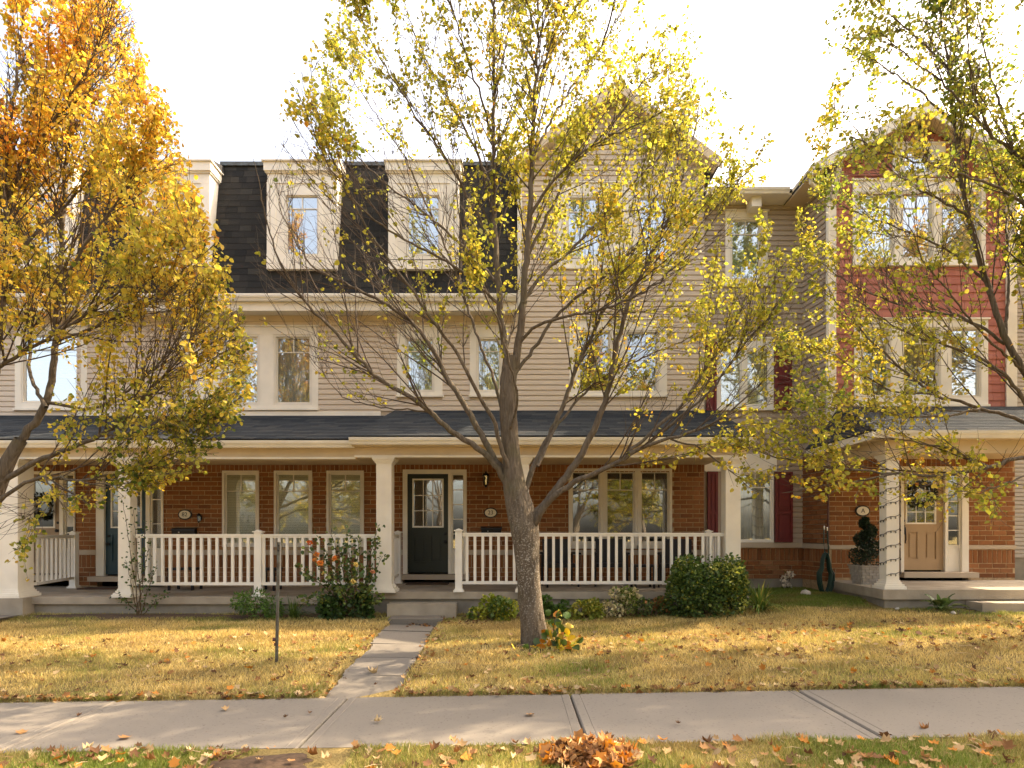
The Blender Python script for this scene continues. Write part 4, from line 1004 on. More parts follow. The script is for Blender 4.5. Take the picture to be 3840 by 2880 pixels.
# left tree: its trunk stands outside the frame, its crown reaches in
LT_ = [(-66, 1440, 34), (-60, 1400, 29), (-50, 1250, 27), (-35, 1120, 25), (-5, 1045, 23), (23, 985, 19), (45, 950, 14)]
LL = [
 ([(15, 1000), (52, 941), (86, 902), (104, 857), (115, 800), (120, 750), (122, 685), (128, 600), (135, 500), (140, 380), (150, 250), (160, 120), (165, 0), (168, -140)], 14, 1.5, 0, .4),
 ([(-5, 1045), (78, 998), (156, 967), (221, 941), (260, 907), (325, 847), (364, 800), (416, 738), (430, 686), (450, 610)], 11, 1, 0, -.4),
 ([(104, 870), (195, 888), (247, 863), (312, 816), (351, 777), (398, 712), (430, 640), (470, 560)], 6, 1, .1, .8),
 ([(240, 868), (351, 847), (443, 816), (521, 759), (540, 735)], 5, .8, .2, -.2),
 ([(-10, 1030), (-25, 920), (-25, 811), (0, 790), (52, 759), (104, 732), (156, 699), (234, 647), (300, 600), (360, 530), (400, 450)], 10, 1, 0, -.7),
 ([(-38, 1110), (39, 1050), (91, 1028), (170, 1040), (266, 1022), (325, 998), (385, 975), (430, 951), (480, 930)], 8, 1, 0, -.9),
 ([(-15, 1045), (-20, 900), (-5, 750), (5, 650), (10, 500), (15, 350), (30, 200), (50, 50), (60, -120)], 14, 1.5, 0, -.2),
 ([(8, 580), (81, 500), (146, 440), (208, 370), (250, 290), (290, 200), (310, 130)], 6, 1, -.1, .3),
 ([(14, 430), (70, 330), (130, 240), (190, 150), (230, 60), (250, -40)], 6, 1, -.1, -.8),
 ([(121, 720), (200, 620), (280, 540), (340, 450), (375, 370)], 6, 1, .1, 1.1),
 ([(127, 620), (190, 520), (260, 430), (310, 340), (335, 250)], 6, 1, .1, -.6),
 ([(140, 400), (190, 300), (240, 220), (275, 110), (285, 40)], 5, 1, .3, 1.0),
 ([(150, 250), (190, 160), (220, 60), (235, -60)], 5, 1, .3, -.3),
 ([(120, 740), (220, 700), (330, 640), (400, 580), (450, 540)], 5, 1, .1, -1.3),
 ([(100, 880), (60, 800), (70, 690), (60, 560), (70, 420), (90, 280)], 7, 1, 0, 1.4),
 ([(91, 1028), (120, 1060), (90, 1095), (50, 1120)], 3.5, 1, -.4, -.9),
 ([(170, 1040), (230, 1050), (290, 1040), (330, 1050)], 3, .8, -.5, -.8),
 ([(221, 941), (330, 930), (420, 900), (490, 880)], 4, .8, -.2, -1.0),
 ([(-20, 900), (-110, 780), (-200, 640), (-280, 460)], 9, 1.5, 0, .5), ([(-10, 700), (-120, 520), (-200, 360), (-260, 160)], 8, 1.5, 0, -.7), ([(15, 350), (-70, 200), (-130, 60), (-170, -80)], 6, 1.2, 0, .4),
]
LENV = [(-420, -300, 120), (-300, -380, 190), (0, -450, 262), (100, -450, 296), (200, -450, 332), (300, -450, 380), (400, -450, 400), (500, -450, 450), (600, -450, 490), (700, -420, 515), (800, -400, 528), (900, -350, 520), (960, -300, 490), (1030, -250, 420), (1085, -200, 240), (1160, -150, 70)]
n2 = smoothnoise(8)
def lcol(P, g):
    u = .42+.34*n2(P*1.5)+np.clip((P[:, 2]-4.4)*.085, -.16, .26); return palette(len(P), {'deep': .02, 'green': .08, 'olive': .18, 'yellow': .27, 'gold': .27, 'orange': .14}, u)
lb = VPt(-60, 1400, 8.2); lb[2] = ground(lb[0], lb[1])
T2 = tree('street_tree', 'densest street tree, golden orange, reaching in over the far-left porch', lb, LT_, LL, 8.2, LENV, .10, .10, 42000, lambda x, y: (1.0 if x > -30 else .45)*(.9 if y > 560 else 1.1), lcol, .046, 21, TG)
# right tree
RT = [(2342, 1440, 34), (2340, 1400, 29), (2335, 1250, 27), (2325, 1100, 26), (2312, 1000, 22), (2300, 960, 16)]
RL = [
 ([(2310, 1000), (2280, 920), (2212, 803), (2171, 732), (2139, 633), (2119, 576), (2095, 480), (2075, 380), (2060, 250), (2045, 120), (2030, 0), (2020, -120)], 14, 1.5, 0, .3),
 ([(2312, 1010), (2260, 950), (2212, 870), (2184, 818), (2113, 769), (2040, 745), (1962, 722), (1884, 675), (1830, 630)], 9, 1, 0, -.5),
 ([(2171, 743), (2105, 693), (2040, 678), (1949, 662), (1869, 631), (1800, 590), (1735, 535)], 6, 1, .15, .7),
 ([(2305, 980), (2212, 909), (2119, 881), (2014, 852), (1949, 797), (1871, 727), (1806, 654), (1780, 600)], 8.5, 1, 0, .6),
 ([(2320, 1050), (2260, 995), (2212, 984), (2138, 1009), (2033, 1030), (1929, 1023), (1789, 1009), (1684, 991), (1607, 967), (1550, 955)], 9, 1, 0, -.8),
 ([(2312, 1000), (2290, 700), (2265, 500), (2212, 340), (2143, 296), (2063, 205), (2027, 173), (1960, 120), (1900, 70)], 13, 1.5, 0, -.3),
 ([(2316, 1000), (2310, 700), (2300, 450), (2270, 250), (2240, 100), (2225, -60)], 13, 1.5, 0, .3),
 ([(2275, 540), (2212, 440), (2150, 400), (2050, 370), (1950, 340), (1870, 310), (1790, 270)], 6, 1, -.1, -1.0),
 ([(2130, 610), (2050, 540), (1960, 500), (1880, 470), (1810, 440), (1745, 410)], 5, 1, .2, 1.0),
 ([(2093, 470), (2010, 420), (1940, 380), (1880, 320), (1820, 240)], 5, 1, .25, -.5),
 ([(2119, 881), (2050, 900), (1950, 900), (1850, 880), (1780, 880), (1720, 865)], 5, 1, .1, -1.1),
 ([(2063, 270), (1990, 200), (1920, 150), (1850, 110), (1790, 100)], 5, 1, .3, .9),
 ([(2050, 150), (1980, 80), (1920, 30), (1870, -30)], 4.5, 1, .3, -.2),
 ([(2190, 330), (2150, 200), (2120, 80), (2100, -50)], 6, 1, -.2, .8),
 ([(2143, 296), (2100, 200), (2090, 90), (2085, -40)], 5, 1, -.3, -1.0),
 ([(2171, 732), (2180, 600), (2170, 450), (2180, 320)], 6, 1, .1, 1.3),
 ([(2014, 852), (1930, 850), (1850, 800), (1790, 760), (1710, 740)], 4, .8, .3, .9),
 ([(2138, 1009), (2050, 970), (1960, 950), (1880, 945), (1800, 930)], 4.5, 1, -.3, -.2),
 ([(1929, 1023), (1850, 1040), (1760, 1050), (1690, 1065)], 3, .8, -.6, -.9),
 ([(2260, 1000), (2190, 1040), (2120, 1060), (2060, 1065)], 4, 1, -.2, -1.0),
 ([(2330, 950), (2420, 800), (2500, 640), (2560, 460)], 9, 1.5, 0, .5), ([(2310, 700), (2420, 520), (2480, 360), (2520, 160)], 8, 1.5, 0, -.7), ([(2290, 380), (2360, 220), (2400, 60), (2430, -90)], 6, 1.2, 0, .4),
 ([(2212, 803), (2120, 720), (2040, 620), (1990, 560), (1950, 440)], 5, 1, .1, -1.4),
]
RL += [([(2225, -40), (2180, -180), (2130, -320), (2100, -430)], 6, 1, .3, 1.2), ([(2024, -80), (2030, -200), (2040, -320), (2060, -430)], 4, 1, .3, -.6), ([(2240, 0), (2300, -150), (2350, -300), (2370, -430)], 6, 1, .2, -1.2),  # unseen upper limbs, put in to throw shade on the sidewalk
       ([(2430, -80), (2440, -200), (2430, -330), (2420, -440)], 5, 1, .3, .9), ([(2270, 100), (2220, -60), (2200, -220), (2210, -400)], 5, 1, 0, -2.0), ([(2100, -40), (2090, -160), (2110, -290), (2150, -400)], 4, 1, .8, 1.8)]
RENV = [(-560, 2120, 2450), (-420, 1980, 2560), (-300, 1920, 2620), (0, 1835, 2700), (100, 1780, 2700), (200, 1795, 2700), (300, 1760, 2700), (400, 1742, 2700), (500, 1718, 2700), (600, 1700, 2700), (700, 1684, 2700), (800, 1682, 2650), (880, 1690, 2600), (950, 1555, 2550), (1040, 1610, 2500), (1085, 1760, 2450), (1105, 2000, 2400)]
n3 = smoothnoise(15)
def rcol(P, g):
    u = .46+.36*n3(P*1.4)-np.clip((P[:, 2]-4.5)*.03, -.08, .12); return palette(len(P), {'deep': .02, 'green': .25, 'olive': .40, 'yellow': .22, 'gold': .08, 'orange': .03}, u)
rb = VPt(2340, 1400, 8.5); rb[2] = ground(rb[0], rb[1])
T3 = tree('street_tree', 'green and yellow street tree arching over the porch with the beige door', rb, RT, RL, 8.5, RENV, .17, .14, 60000, lambda x, y: (1.0 if x < 2235 else 2.2)*(2.5 if y < -20 else 1)*(.42 if 1790 < x < 2190 and 260 < y < 860 else .35 if x < 1800 and y > 780 else .8), rcol, .045, 31, TG)  # leaves out of view are thickened to cast more shade
# further trees outside the frame: they shade the lawn and stand mirrored in the windows
def copy_tree(o, loc, rz, s, label):
    c = o.copy(); COL.objects.link(c); c['label'] = label; c.location = loc; c.rotation_euler = (0, 0, rz); c.scale = (s, s, s)
    for ch in o.children:
        k = ch.copy(); COL.objects.link(k); k.parent = c
    return c
copy_tree(T2, (13.4, 9.0, .3), R(200), 1.3, 'golden street tree further right along the lawn, beyond the green one')  # enlarged to spread its shade further over the lawn
copy_tree(T3, (10.6, 3.5, .1), R(150), .9, 'unseen tree added right of the camera to shade the pavement'); copy_tree(T2, (17.5, 3.4, .2), R(40), .95, 'unseen golden tree added well to the right of the camera for shade')  # roadside pair out of view, added only to shade the pavement
for k, (x, y, rz, src, s, lb_) in enumerate(((-7.5, -8.2, 160, T2, 1.0, 'left golden one'), (.2, -9, 60, T3, 1.05, 'green one facing the near-black door'), (7.2, -8.6, 250, T2, 1.05, 'right golden one'), (-15, -8.5, 20, T3, 1.1, 'leftmost'), (15, -9, 100, T1, 1.1, 'rightmost'), (4.0, -16, 10, T2, 1.4, 'tall golden one in the second row'), (-4.5, -15, 300, T3, 1.45, 'tall green one in the second row'), (12, -16, 45, T3, 1.4, 'tall right one in the second row'), (-12.5, -16, 200, T2, 1.4, 'tall left one in the second row'))):
    copy_tree(src, (x, y, -.1), R(rz), s, 'tree across the road mirrored in the windows, '+lb_)['group'] = 'trees across the road'
# ------------------------------------------------------------------ grass and litter
def lawn_colour(x, y, n):
    a = smoothnoise(41)(np.stack([x*1.1, y*1.6, x*0], 1)); b = smoothnoise(42)(np.stack([x*3.2, y*4.5, x*0], 1)); c = smoothnoise(43)(np.stack([x*9, y*9, x*0], 1))
    t = np.clip((y-Y1)/(10.7-Y1), 0, 1)
    green = np.clip(.26+.75*a+.7*b-.28*t+RNG.normal(0, .18, n), 0, 1)
    green = np.where((x > 3.4) & (y > 10.5-np.clip(x-4, 0, 3)*.35), np.clip(green+.75, 0, 1), green); green = np.where(y > 10.25, np.clip(green+.45, 0, 1), green)
    green = np.where(y < 5, np.clip(.72-.05*np.clip(x, -3, 4)+.8*a+.4*b+RNG.normal(0, .2, n), 0, 1), green)
    dry = np.array([.58, .44, .17]); pale = np.array([.68, .56, .29]); grn = np.array([.15, .20, .04]); brn = np.array([.26, .165, .07])
    C = dry*(1-green[:, None])+grn*green[:, None]; m = np.clip(c+.1+RNG.normal(0, .3, n), 0, 1)[:, None]*(1-green[:, None]); C = C*(1-m*.55)+pale*m*.55
    k = np.clip(b*1.5-a*.8+c*.6+RNG.normal(-.05, .3, n), 0, 1)[:, None]*.62; C = C*(1-k)+brn*k
    return C*RNG.uniform(.75, 1.25, (n, 1))
def grass(name, x, y, h, wd, lean):
    n = len(x); z = ground(x, y); B = np.stack([x, y, z], 1); a = RNG.uniform(0, 2*math.pi, n)
    S = np.stack([np.cos(a), np.sin(a)*.6, 0*a], 1)*wd[:, None]; b = RNG.uniform(0, 2*math.pi, n); l = RNG.uniform(.2, 1, n)*lean
    T = np.stack([np.cos(b)*l, np.sin(b)*l, np.ones(n)], 1)*h[:, None]; Mid = T*np.array([.35, .35, .58])
    V = np.stack([B-S, B+S, B+Mid+S*.75, B+Mid-S*.75, B+T], 1).reshape(-1, 3); o = np.arange(n)[:, None]*5
    Fc = np.concatenate([o+np.array([0, 1, 2]), o+np.array([0, 2, 3]), o+np.array([3, 2, 4])]); C = np.repeat(lawn_colour(x, y, n), 5, 0)
    link(name, np_mesh(name, V, Fc, 'grass_blade', C), None, kind='stuff', label='dry yellow grass with green tufts and bare patches', category='grass')
def scatter(n, x0, x1, y0, y1): return RNG.uniform(x0, x1, n), RNG.uniform(y0, y1, n)
def onlawn(x, y, margin=0.0):
    m = ~((x > -1.9+margin) & (x < -1.17-margin) & (y < 10.7)) & (np.abs(x) < 2+y*.86)
    m &= ~((np.hypot((x+1.75)/.42, (y-4.55)/.2) < .9)) & ~((np.hypot((x-.42)/.45, (y-8.42)/.27) < .8))
    for cx, rx in ((-6.3, 1.9), (-3.6, 1.5), (.6, 1.6), (3.2, 1.9)): m &= ~(np.hypot((x-cx)/rx, (y-10.66)/.2) < .95)
    m &= ~((x < -8.15) & (y > 9.95)) & ~((x > 5.7) & (y > 10.02)) & ~((x > 7.05) & (y > 9.7)) & ~((x > 7.85) & (y > 9.33)) & ~((x > -2.1) & (x < -.9) & (y > 10.5)); return m
x, y = scatter(230000, -11, 11, Y1-.015, 10.86); m = onlawn(x, y); x, y = x[m], y[m]
x2, y2 = scatter(26000, 3.9, 6.2, 10.6, 12.9); m = (x2 < 6-(12.2-y2)*.09) & (x2 < 5.85); x, y = np.r_[x, x2[m]], np.r_[y, y2[m]]
tuft = np.clip(1+.8*smoothnoise(44)(np.stack([x*5, y*5, x*0], 1)), .45, 1.9)
grass('grass', x, y, RNG.uniform(.022, .055, len(x))*tuft, RNG.uniform(.003, .0065, len(x)), 1.1)
x, y = scatter(105000, -5.6, 5.6, 3.6, Y0+.03); y = y+.05*np.sin(x*3)*.6; m = onlawn(x, y); x, y = x[m], y[m]
tuft = np.clip(1+.9*smoothnoise(45)(np.stack([x*5, y*6, x*0], 1)), .4, 2)
grass('grass', x, y, RNG.uniform(.02, .055, len(x))*tuft, RNG.uniform(.0018, .0038, len(x)), 1.0)
x, y = scatter(9000, -9, 9, Y1-.03, Y1+.05); m = onlawn(x, y); grass('grass', x[m], y[m], RNG.uniform(.03, .075, m.sum()), RNG.uniform(.003, .006, m.sum()), 1.6)
DEAD = np.array([(.30, .165, .07), (.22, .105, .042), (.36, .235, .115), (.14, .07, .035), (.40, .165, .035), (.42, .31, .17), (.10, .05, .025)])
def litter(n, x0, x1, y0, y1, size, edge=None, w=None):
    x, y = scatter(n, x0, x1, y0, y1)
    if edge is not None: k = RNG.uniform(0, 1, n) < .45; y = np.where(k, edge+np.abs(RNG.normal(0, .06, n)), y)
    m = onlawn(x, y); x, y = x[m], y[m]; k = len(x)
    P = np.stack([x, y, ground(x, y)+RNG.uniform(.012, .04, k)], 1); A = RNG.normal(size=(k, 3))*np.array([1, 1, .25])
    leaves('fallen_leaves', P, A, RNG.uniform(.6, 1.3, k)*size, DEAD[RNG.choice(7, k, p=w)]*RNG.uniform(.7, 1.25, (k, 1)), 'dead_leaf', tmpl=CURL, up=.8, curl=1.2, kind='stuff', label='brown and tan fallen leaves strewn over the grass', category='leaves')
litter(2100, -9, 9, Y1, 9.2, .062, Y1); litter(90, -2.2, -1.3, 4.38, 4.72, .06); litter(420, 1, 9, 7.6, 9.2, .065); litter(520, -5, 5, 4.0, Y0, .07, None)
x = np.r_[RNG.uniform(-2.1, -1.85, 70), RNG.uniform(-1.22, -1.0, 90), RNG.uniform(-1.6, -.4, 160)]; y = np.r_[RNG.uniform(6.5, 9.6, 70), RNG.uniform(6.5, 9.6, 90), RNG.uniform(9.9, 10.5, 160)]
P = np.stack([x, y, ground(x, y)+.03], 1); k = len(x)
leaves('fallen_leaves', P, RNG.normal(size=(k, 3))*[1, 1, .2], RNG.uniform(.03, .06, k), DEAD[RNG.choice(7, k)]*.8, 'dead_leaf', tmpl=CURL, up=.8, curl=1, kind='stuff', label='small brown leaves gathered along the front path', category='leaves')
# dry stalks in the grass
ps = []
for _ in range(150):
    x, y = random.uniform(-6, 6), random.uniform(6.5, 9.2) if random.random() < .7 else random.uniform(4.2, 4.8)
    if not bool(onlawn(np.array([x]), np.array([y]))[0]): continue
    a = random.uniform(0, 6.3); l = random.uniform(.06, .2); z = float(ground(x, y))+.035
    ps.append((np.array([(x, y, z), (x+l*.5*math.cos(a), y+l*.5*math.sin(a), z+.012), (x+l*math.cos(a), y+l*math.sin(a), z+.004)]), np.array([.003, .0025, .001]), 4))
Vs, Fs, o = [], [], 0
for q in ps:
    v, f = tube_np(*q); Vs.append(v); Fs.append(f+o); o += len(v)
link('dry_stalks', np_mesh('dry_stalks', np.concatenate(Vs), np.concatenate(Fs), 'dead_leaf', np.tile([.55, .42, .26], (o, 1))), None, kind='stuff', label='thin dry stalks lying in the grass', category='stalks')
# single leaves one can point to
LV = []
for k in range(6):
    n = 12; T = CURL[0].copy(); T[:, 2] *= (.5+.4*k); T[:, 0] *= (1-.08*k); T = np.concatenate([T, [[.02, -.3, .05], [-.02, -.3, .05]]])
    tri = CURL[1]+[(0, 13, 14), (0, 14, 13)][:1]
    LV.append(np_mesh('fallen_leaf', T-np.array([0, .5, 0]), np.array(tri), 'dead_leaf', np.tile(DEAD[[0, 4, 2, 6, 5, 1][k]]*1.1, (len(T), 1))))
def fallen(sx, sy, variant, size, label, group, onslab=False):
    p = gxyz(sx, sy)
    if onslab: D = F*(EYE-.0)/(sy-HZ); p = Vector((PX(sx, D), D, 0)); p.z = .016*p.x+.004
    o = link('fallen_leaf', LV[variant], None, p+Vector((0, 0, .006 if onslab else .035)), (random.uniform(-.25, .25), random.uniform(-.25, .25), random.uniform(0, 6.3)), label=label, category='leaf', group=group)
    o.scale = (size, size, size)
G1 = 'fallen leaves lying on the pavement'; G2 = 'large fallen leaves on the roadside verge'
for q in ((81, 2720, 0, .09, 'tan leaf on the pavement left of the first joint'), (466, 2747, 0, .10, 'tan curled leaf on the second pavement slab, near its lower edge'), (845, 2646, 2, .085, 'pale tan leaf at the far edge of the second pavement slab'),
          (298, 2660, 3, .05, 'dark small leaf beside the leftmost pavement joint'), (1072, 2679, 3, .05, 'dark small leaf left of the gravelly pavement joint, the farther-left of two'), (1162, 2666, 3, .05, 'dark small leaf nearest the gravelly pavement joint'),
          (1420, 2702, 4, .085, 'pale yellow leaf on the pavement below the front path'), (1985, 2685, 0, .09, 'upright tan leaf on the pavement below the tree trunk'), (1868, 2612, 3, .085, 'dark brown leaf at the lawn edge of the pavement below the trunk'),
          (2125, 2594, 1, .09, 'orange leaf lying over the head of the middle pavement joint'), (2541, 2727, 3, .05, 'dark curled leaf on the pavement right of the leaf pile'), (1908, 2594, 2, .085, 'tan leaf on the pavement edge left of the orange one'), (3475, 2605, 3, .05, 'dark leaf speck on the rightmost pavement slab')):
    fallen(q[0], q[1], q[2], q[3], q[4], G1, True)
for q in ((1411, 2578, 3, .05, 'dark leaf on the near end of the front path'), (1397, 2537, 4, .14, 'large tan leaf lying across the front path'), (149, 2621, 0, .10, 'tan leaf at the far-left lawn edge'), (574, 2614, 1, .10, 'orange leaf at the lawn edge below the lawn post'), (18, 2612, 4, .10, 'yellow leaf at the lawn edge by the picture border'), (930, 2516, 1, .11, 'upright orange leaf in the lawn below the metal post')):
    fallen(*q, 'fallen leaves along the lawn edge')
VL = [(111, 2808), (332, 2824), (457, 2847), (389, 2865), (335, 2860), (560, 2869), (714, 2838), (554, 2799), (258, 2874), (836, 2869), (1596, 2810), (1361, 2824), (1718, 2838), (1488, 2842), (1411, 2865), (1017, 2828), (972, 2869), (1094, 2871), (1167, 2851), (1221, 2867), (2505, 2838), (1949, 2842), (1926, 2860), (2722, 2813), (2993, 2800), (3084, 2800), (3026, 2845), (2892, 2814), (3221, 2856), (3319, 2863), (3468, 2755), (3571, 2831), (3500, 2805), (2866, 2847), (3505, 2872), (3700, 2850), (3640, 2790)]
VN = ['tan', 'rusty orange', 'pale tan', 'dark brown', 'buff', 'brown']
ORD = ['first', 'second', 'third', 'fourth', 'fifth', 'sixth', 'seventh', 'eighth', 'ninth', 'tenth']; cnt = {}
for i, (a, b) in enumerate(sorted(VL)):
    v = i*5 % 6 if a < 3100 else (1, 0, 1, 5)[i % 4]; k = cnt[v] = cnt.get(v, -1)+1
    fallen(a, b, v, random.uniform(.06, .095), f'{VN[v]} curled leaf in the verge grass, {ORD[k]} of its colour from the left', G2)
# the raked heap
n = 420; a = RNG.uniform(0, 6.3, n); rr = np.sqrt(RNG.uniform(0, 1, n)); px_, py_ = 2215, 4.5
cx = PX(px_, py_); hx = cx+rr*np.cos(a)*.33; hy = py_+rr*np.sin(a)*.24; hz = ground(hx, hy)+.03+(1-rr**1.3)*.115*RNG.uniform(.5, 1, n)
C = DEAD[RNG.choice(7, n, p=[.22, .24, .1, .12, .2, .06, .06])]*RNG.uniform(.7, 1.35, (n, 1))
leaves('leaf_pile', np.stack([hx, hy, hz], 1), RNG.normal(size=(n, 3))*[1, 1, .5], RNG.uniform(.05, .11, n), C*1.25, 'dead_leaf', tmpl=CURL, up=.45, curl=1.4, kind='stuff', label='heap of raked orange and brown leaves on the verge', category='leaf pile')

# ------------------------------------------------------------------ porch railings, posts
def railing(label, A, B, ztop, zbot, floor, nb, posts=(), group='white porch railings'):
    A = Vector((*A, 0)); B = Vector((*B, 0)); L = (B-A).length; a = math.atan2(B.y-A.y, B.x-A.x); M = Matrix.Translation(A) @ Matrix.Rotation(a, 4, 'Z')
    t = thing('porch_railing', label, 'railing', (A.x, A.y, floor), group)
    mb = MB(); mb.box(0, L, -.035, .035, ztop-.03, ztop, M); mb.box(0, L, -.022, .022, ztop-.062, ztop-.03, M); part('top_rail', mb, 'trim_white', t)
    mb = MB(); mb.box(0, L, -.028, .028, zbot-.02, zbot+.03, M); part('bottom_rail', mb, 'trim_white', t)
    me = cached(('baluster', round(ztop-.062-zbot-.03, 3)), 'trim_white', lambda b, h=ztop-.062-zbot-.03: b.box(-.023, .023, -.019, .019, 0, h))
    for k in range(nb):
        u = L*(k+.6)/(nb+.2); p = M @ Vector((u, 0, zbot+.03))
        o = bpy.data.objects.new('baluster', me); COL.objects.link(o); o.parent = t; o.location = p-WP[t.name]; o.rotation_euler = (0, 0, a)
    for u in posts:
        p = M @ Vector((u, 0, 0)); mb = MB(); w = .058
        mb.box(p.x-w, p.x+w, p.y-w, p.y+w, floor+.05, ztop+.03); mb.box(p.x-w-.03, p.x+w+.03, p.y-w-.03, p.y+w+.03, floor, floor+.03); mb.box(p.x-w-.015, p.x+w+.015, p.y-w-.015, p.y+w+.015, floor+.03, floor+.05)
        mb.box(p.x-w-.022, p.x+w+.022, p.y-w-.022, p.y+w+.022, ztop+.03, ztop+.05); mb.prism([(p.x-w, ztop+.05), (p.x+w, ztop+.05), (p.x, ztop+.075)], p.y-w, p.y+w, 'y'); part('post', mb, 'trim_white', t)
    return t
y = 10.95
railing('long white railing on the porch with three narrow windows', (PX(505, y), y), (PX(1416, y), y), PZ(2003, y), PZ(2190, y), .525, 31, ((970-505)/F*y,))
y = 10.9
railing('long white railing on the porch behind the tree trunk', (PX(1734, y), y), (PX(2712, y), y), PZ(1998, y), PZ(2186, y), .612, 33, (-.06,))
railing('short white railing between column and wall, left of the near-black door', (PX(1452, 11.08), 11.1), (PX(1494, 12.8), 12.8), 1.58, .78, .612, 12, (1.63,))
railing('short white railing running back to the dark red shutters', (PX(2745, 11.05), 11.05), (PX(2650, 12.8), 12.8), 1.60, .78, .612, 12, (1.66,))
railing('short white railing beside the taupe door and wreath', (PX(130, 11.15), 11.15), (PX(283, 12.75), 12.75), 1.57, .72, .525, 9, (1.58,))
# steel post standing in the lawn
p = gxyz(1037, 2492); t = thing('metal_post', 'slim bare steel post standing in the left lawn', 'post', p)
Mt = Matrix.Translation(p) @ Matrix.Rotation(R(1.0), 4, 'Y') @ Matrix.Rotation(R(20), 4, 'Z') @ Matrix.Diagonal((.72, .72, 1, 1))
mb = MB(); mb.prism([(-.026, 0), (-.022, .018), (-.012, .018), (-.012, .004), (.012, .004), (.012, .018), (.022, .018), (.026, 0), (.012, -.008), (-.012, -.008)], -.2, 1.46, 'z', Mt); part('shaft', mb, 'grey_steel', t)
mb = MB()
for z in (1.36, 1.42): mb.lathe([(.012, 0), (.012, .03), (.004, .034)], n=8, M=Mt @ Matrix.Translation((0, -.008, z)) @ Matrix.Rotation(R(90), 4, 'X'))
part('bolt', mb, 'black_metal', t); mb = MB(); mb.lathe([(.02, 0), (.024, .02), (.02, .045)], n=8, M=Mt @ Matrix.Translation((-.026, 0, .3)) @ Matrix.Rotation(R(-90), 4, 'Y')); mb.lathe([(.016, 0), (.018, .02)], n=8, M=Mt @ Matrix.Translation((-.026, 0, .24)) @ Matrix.Rotation(R(-90), 4, 'Y')); part('clamp', mb, 'copper_pipe', t)
# ------------------------------------------------------------------ things on the walls
def plaque(W, u, z, txt, label):
    c = W.at(u, .0, z).translation; t = thing('house_number_plaque', label, 'house number', c, 'oval house number plaques')
    def oval(a, b, y0, y1):
        n = 28; return MB().prism([(a*math.cos(k*2*math.pi/n), b*math.sin(k*2*math.pi/n)) for k in range(n)], y0, y1, 'y', Matrix.Translation(c))
    part('rim', oval(.138, .105, -.034, .0), 'black_metal', t); part('face', oval(.115, .082, -.040, -.0341), 'plaque', t)
    cu = bpy.data.curves.new('numeral', 'FONT'); cu.body = txt; cu.size = .115; cu.align_x = 'CENTER'; cu.align_y = 'CENTER'; cu.extrude = .002; cu.materials.append(MATS['numeral'])
    tmp = bpy.data.objects.new('numeral', cu); me = bpy.data.meshes.new_from_object(tmp); bpy.data.objects.remove(tmp); o = bpy.data.objects.new('numeral', me); COL.objects.link(o); o.parent = t; o.location = (0, -.043, 0); o.rotation_euler = (R(90), 0, 0)
plaque(W0, X(1840), Z(1923), '23', 'oval number plaque right of the near-black door, above a mailbox')
plaque(W0, X(696), Z(1930), '82', 'oval number plaque left of the three narrow windows')
plaque(WR, XR(3232), ZR(1916), 'A', 'oval plaque with a single black figure, above the topiary')
def mailbox(u, z, wd, label):
    c = W0.at(u, 0, z).translation; t = thing('mailbox', label, 'mailbox', c, 'black wall mailboxes'); M = Matrix.Translation(c)
    mb = MB(); mb.prism([(0, -.12), (-.11, -.12), (-.12, .03), (0, .05)], -wd/2, wd/2, 'x', M); part('box', mb, 'black_metal', t)
    mb = MB(); mb.prism([(.0, .078), (-.13, .045), (-.135, .012), (-.128, .012), (-.122, .036), (0, .066)], -wd/2-.012, wd/2+.012, 'x', M); part('lid', mb, 'black_metal', t)
    mb = MB(); mb.lathe([(.014, 0), (.014, .01), (.006, .014)], n=10, M=M @ Matrix.Translation((-wd*.17, -.12, -.02)) @ Matrix.Rotation(R(90), 4, 'X')); part('lock', mb, 'steel', t)
mailbox(X(1843), Z(1988), .40, 'black wall mailbox under the plaque beside the near-black door'); mailbox(X(697), Z(1992), .46, 'black wall mailbox under the plaque left of the three narrow windows')
def lantern(u, z, s, label):
    c = W0.at(u, 0, z).translation; t = thing('wall_lantern', label, 'lantern', c, 'black wall lanterns'); M = Matrix.Translation(c) @ Matrix.Scale(s, 4)
    mb = MB(); mb.prism([(.05*math.cos(k*math.pi/6), .085*math.sin(k*math.pi/6)) for k in range(12)], -.03, 0, 'y', M); mb.tube([(0, -.02, .02), (0, -.08, .05), (0, -.12, .09), (0, -.13, .12)], .009, 6, M); part('bracket', mb, 'black_metal', t)
    Mc = M @ Matrix.Translation((0, -.13, 0)); mb = MB(); mb.lathe([(.008, .17), (.014, .15), (.025, .135), (.075, .085), (.078, .075), (.06, .07)], n=12, M=Mc); part('cap', mb, 'black_metal', t)
    mb = MB(); mb.lathe([(.03, -.16), (.012, -.15), (.035, -.12), (.045, -.105)], n=12, M=Mc)
    for k in range(6): a = k*math.pi/3; mb.tube([(.045*math.cos(a), .045*math.sin(a), -.11), (.06*math.cos(a), .06*math.sin(a), .075)], .006, 5, Mc)
    part('cage', mb, 'black_metal', t); mb = MB(); mb.lathe([(.038, -.10), (.05, .07)], n=12, M=Mc); part('glass', mb, 'glass_upper', t); mb = MB(); mb.lathe([(.012, -.10), (.014, -.02), (.003, .01)], n=8, M=Mc); part('bulb', mb, 'plaque', t)
lantern(X(1823), Z(1800), 1.0, 'black wall lantern above the plaque, beside the sidelight of the near-black door'); lantern(X(753), Z(1943), .62, 'small black wall lantern right of the left oval plaque')
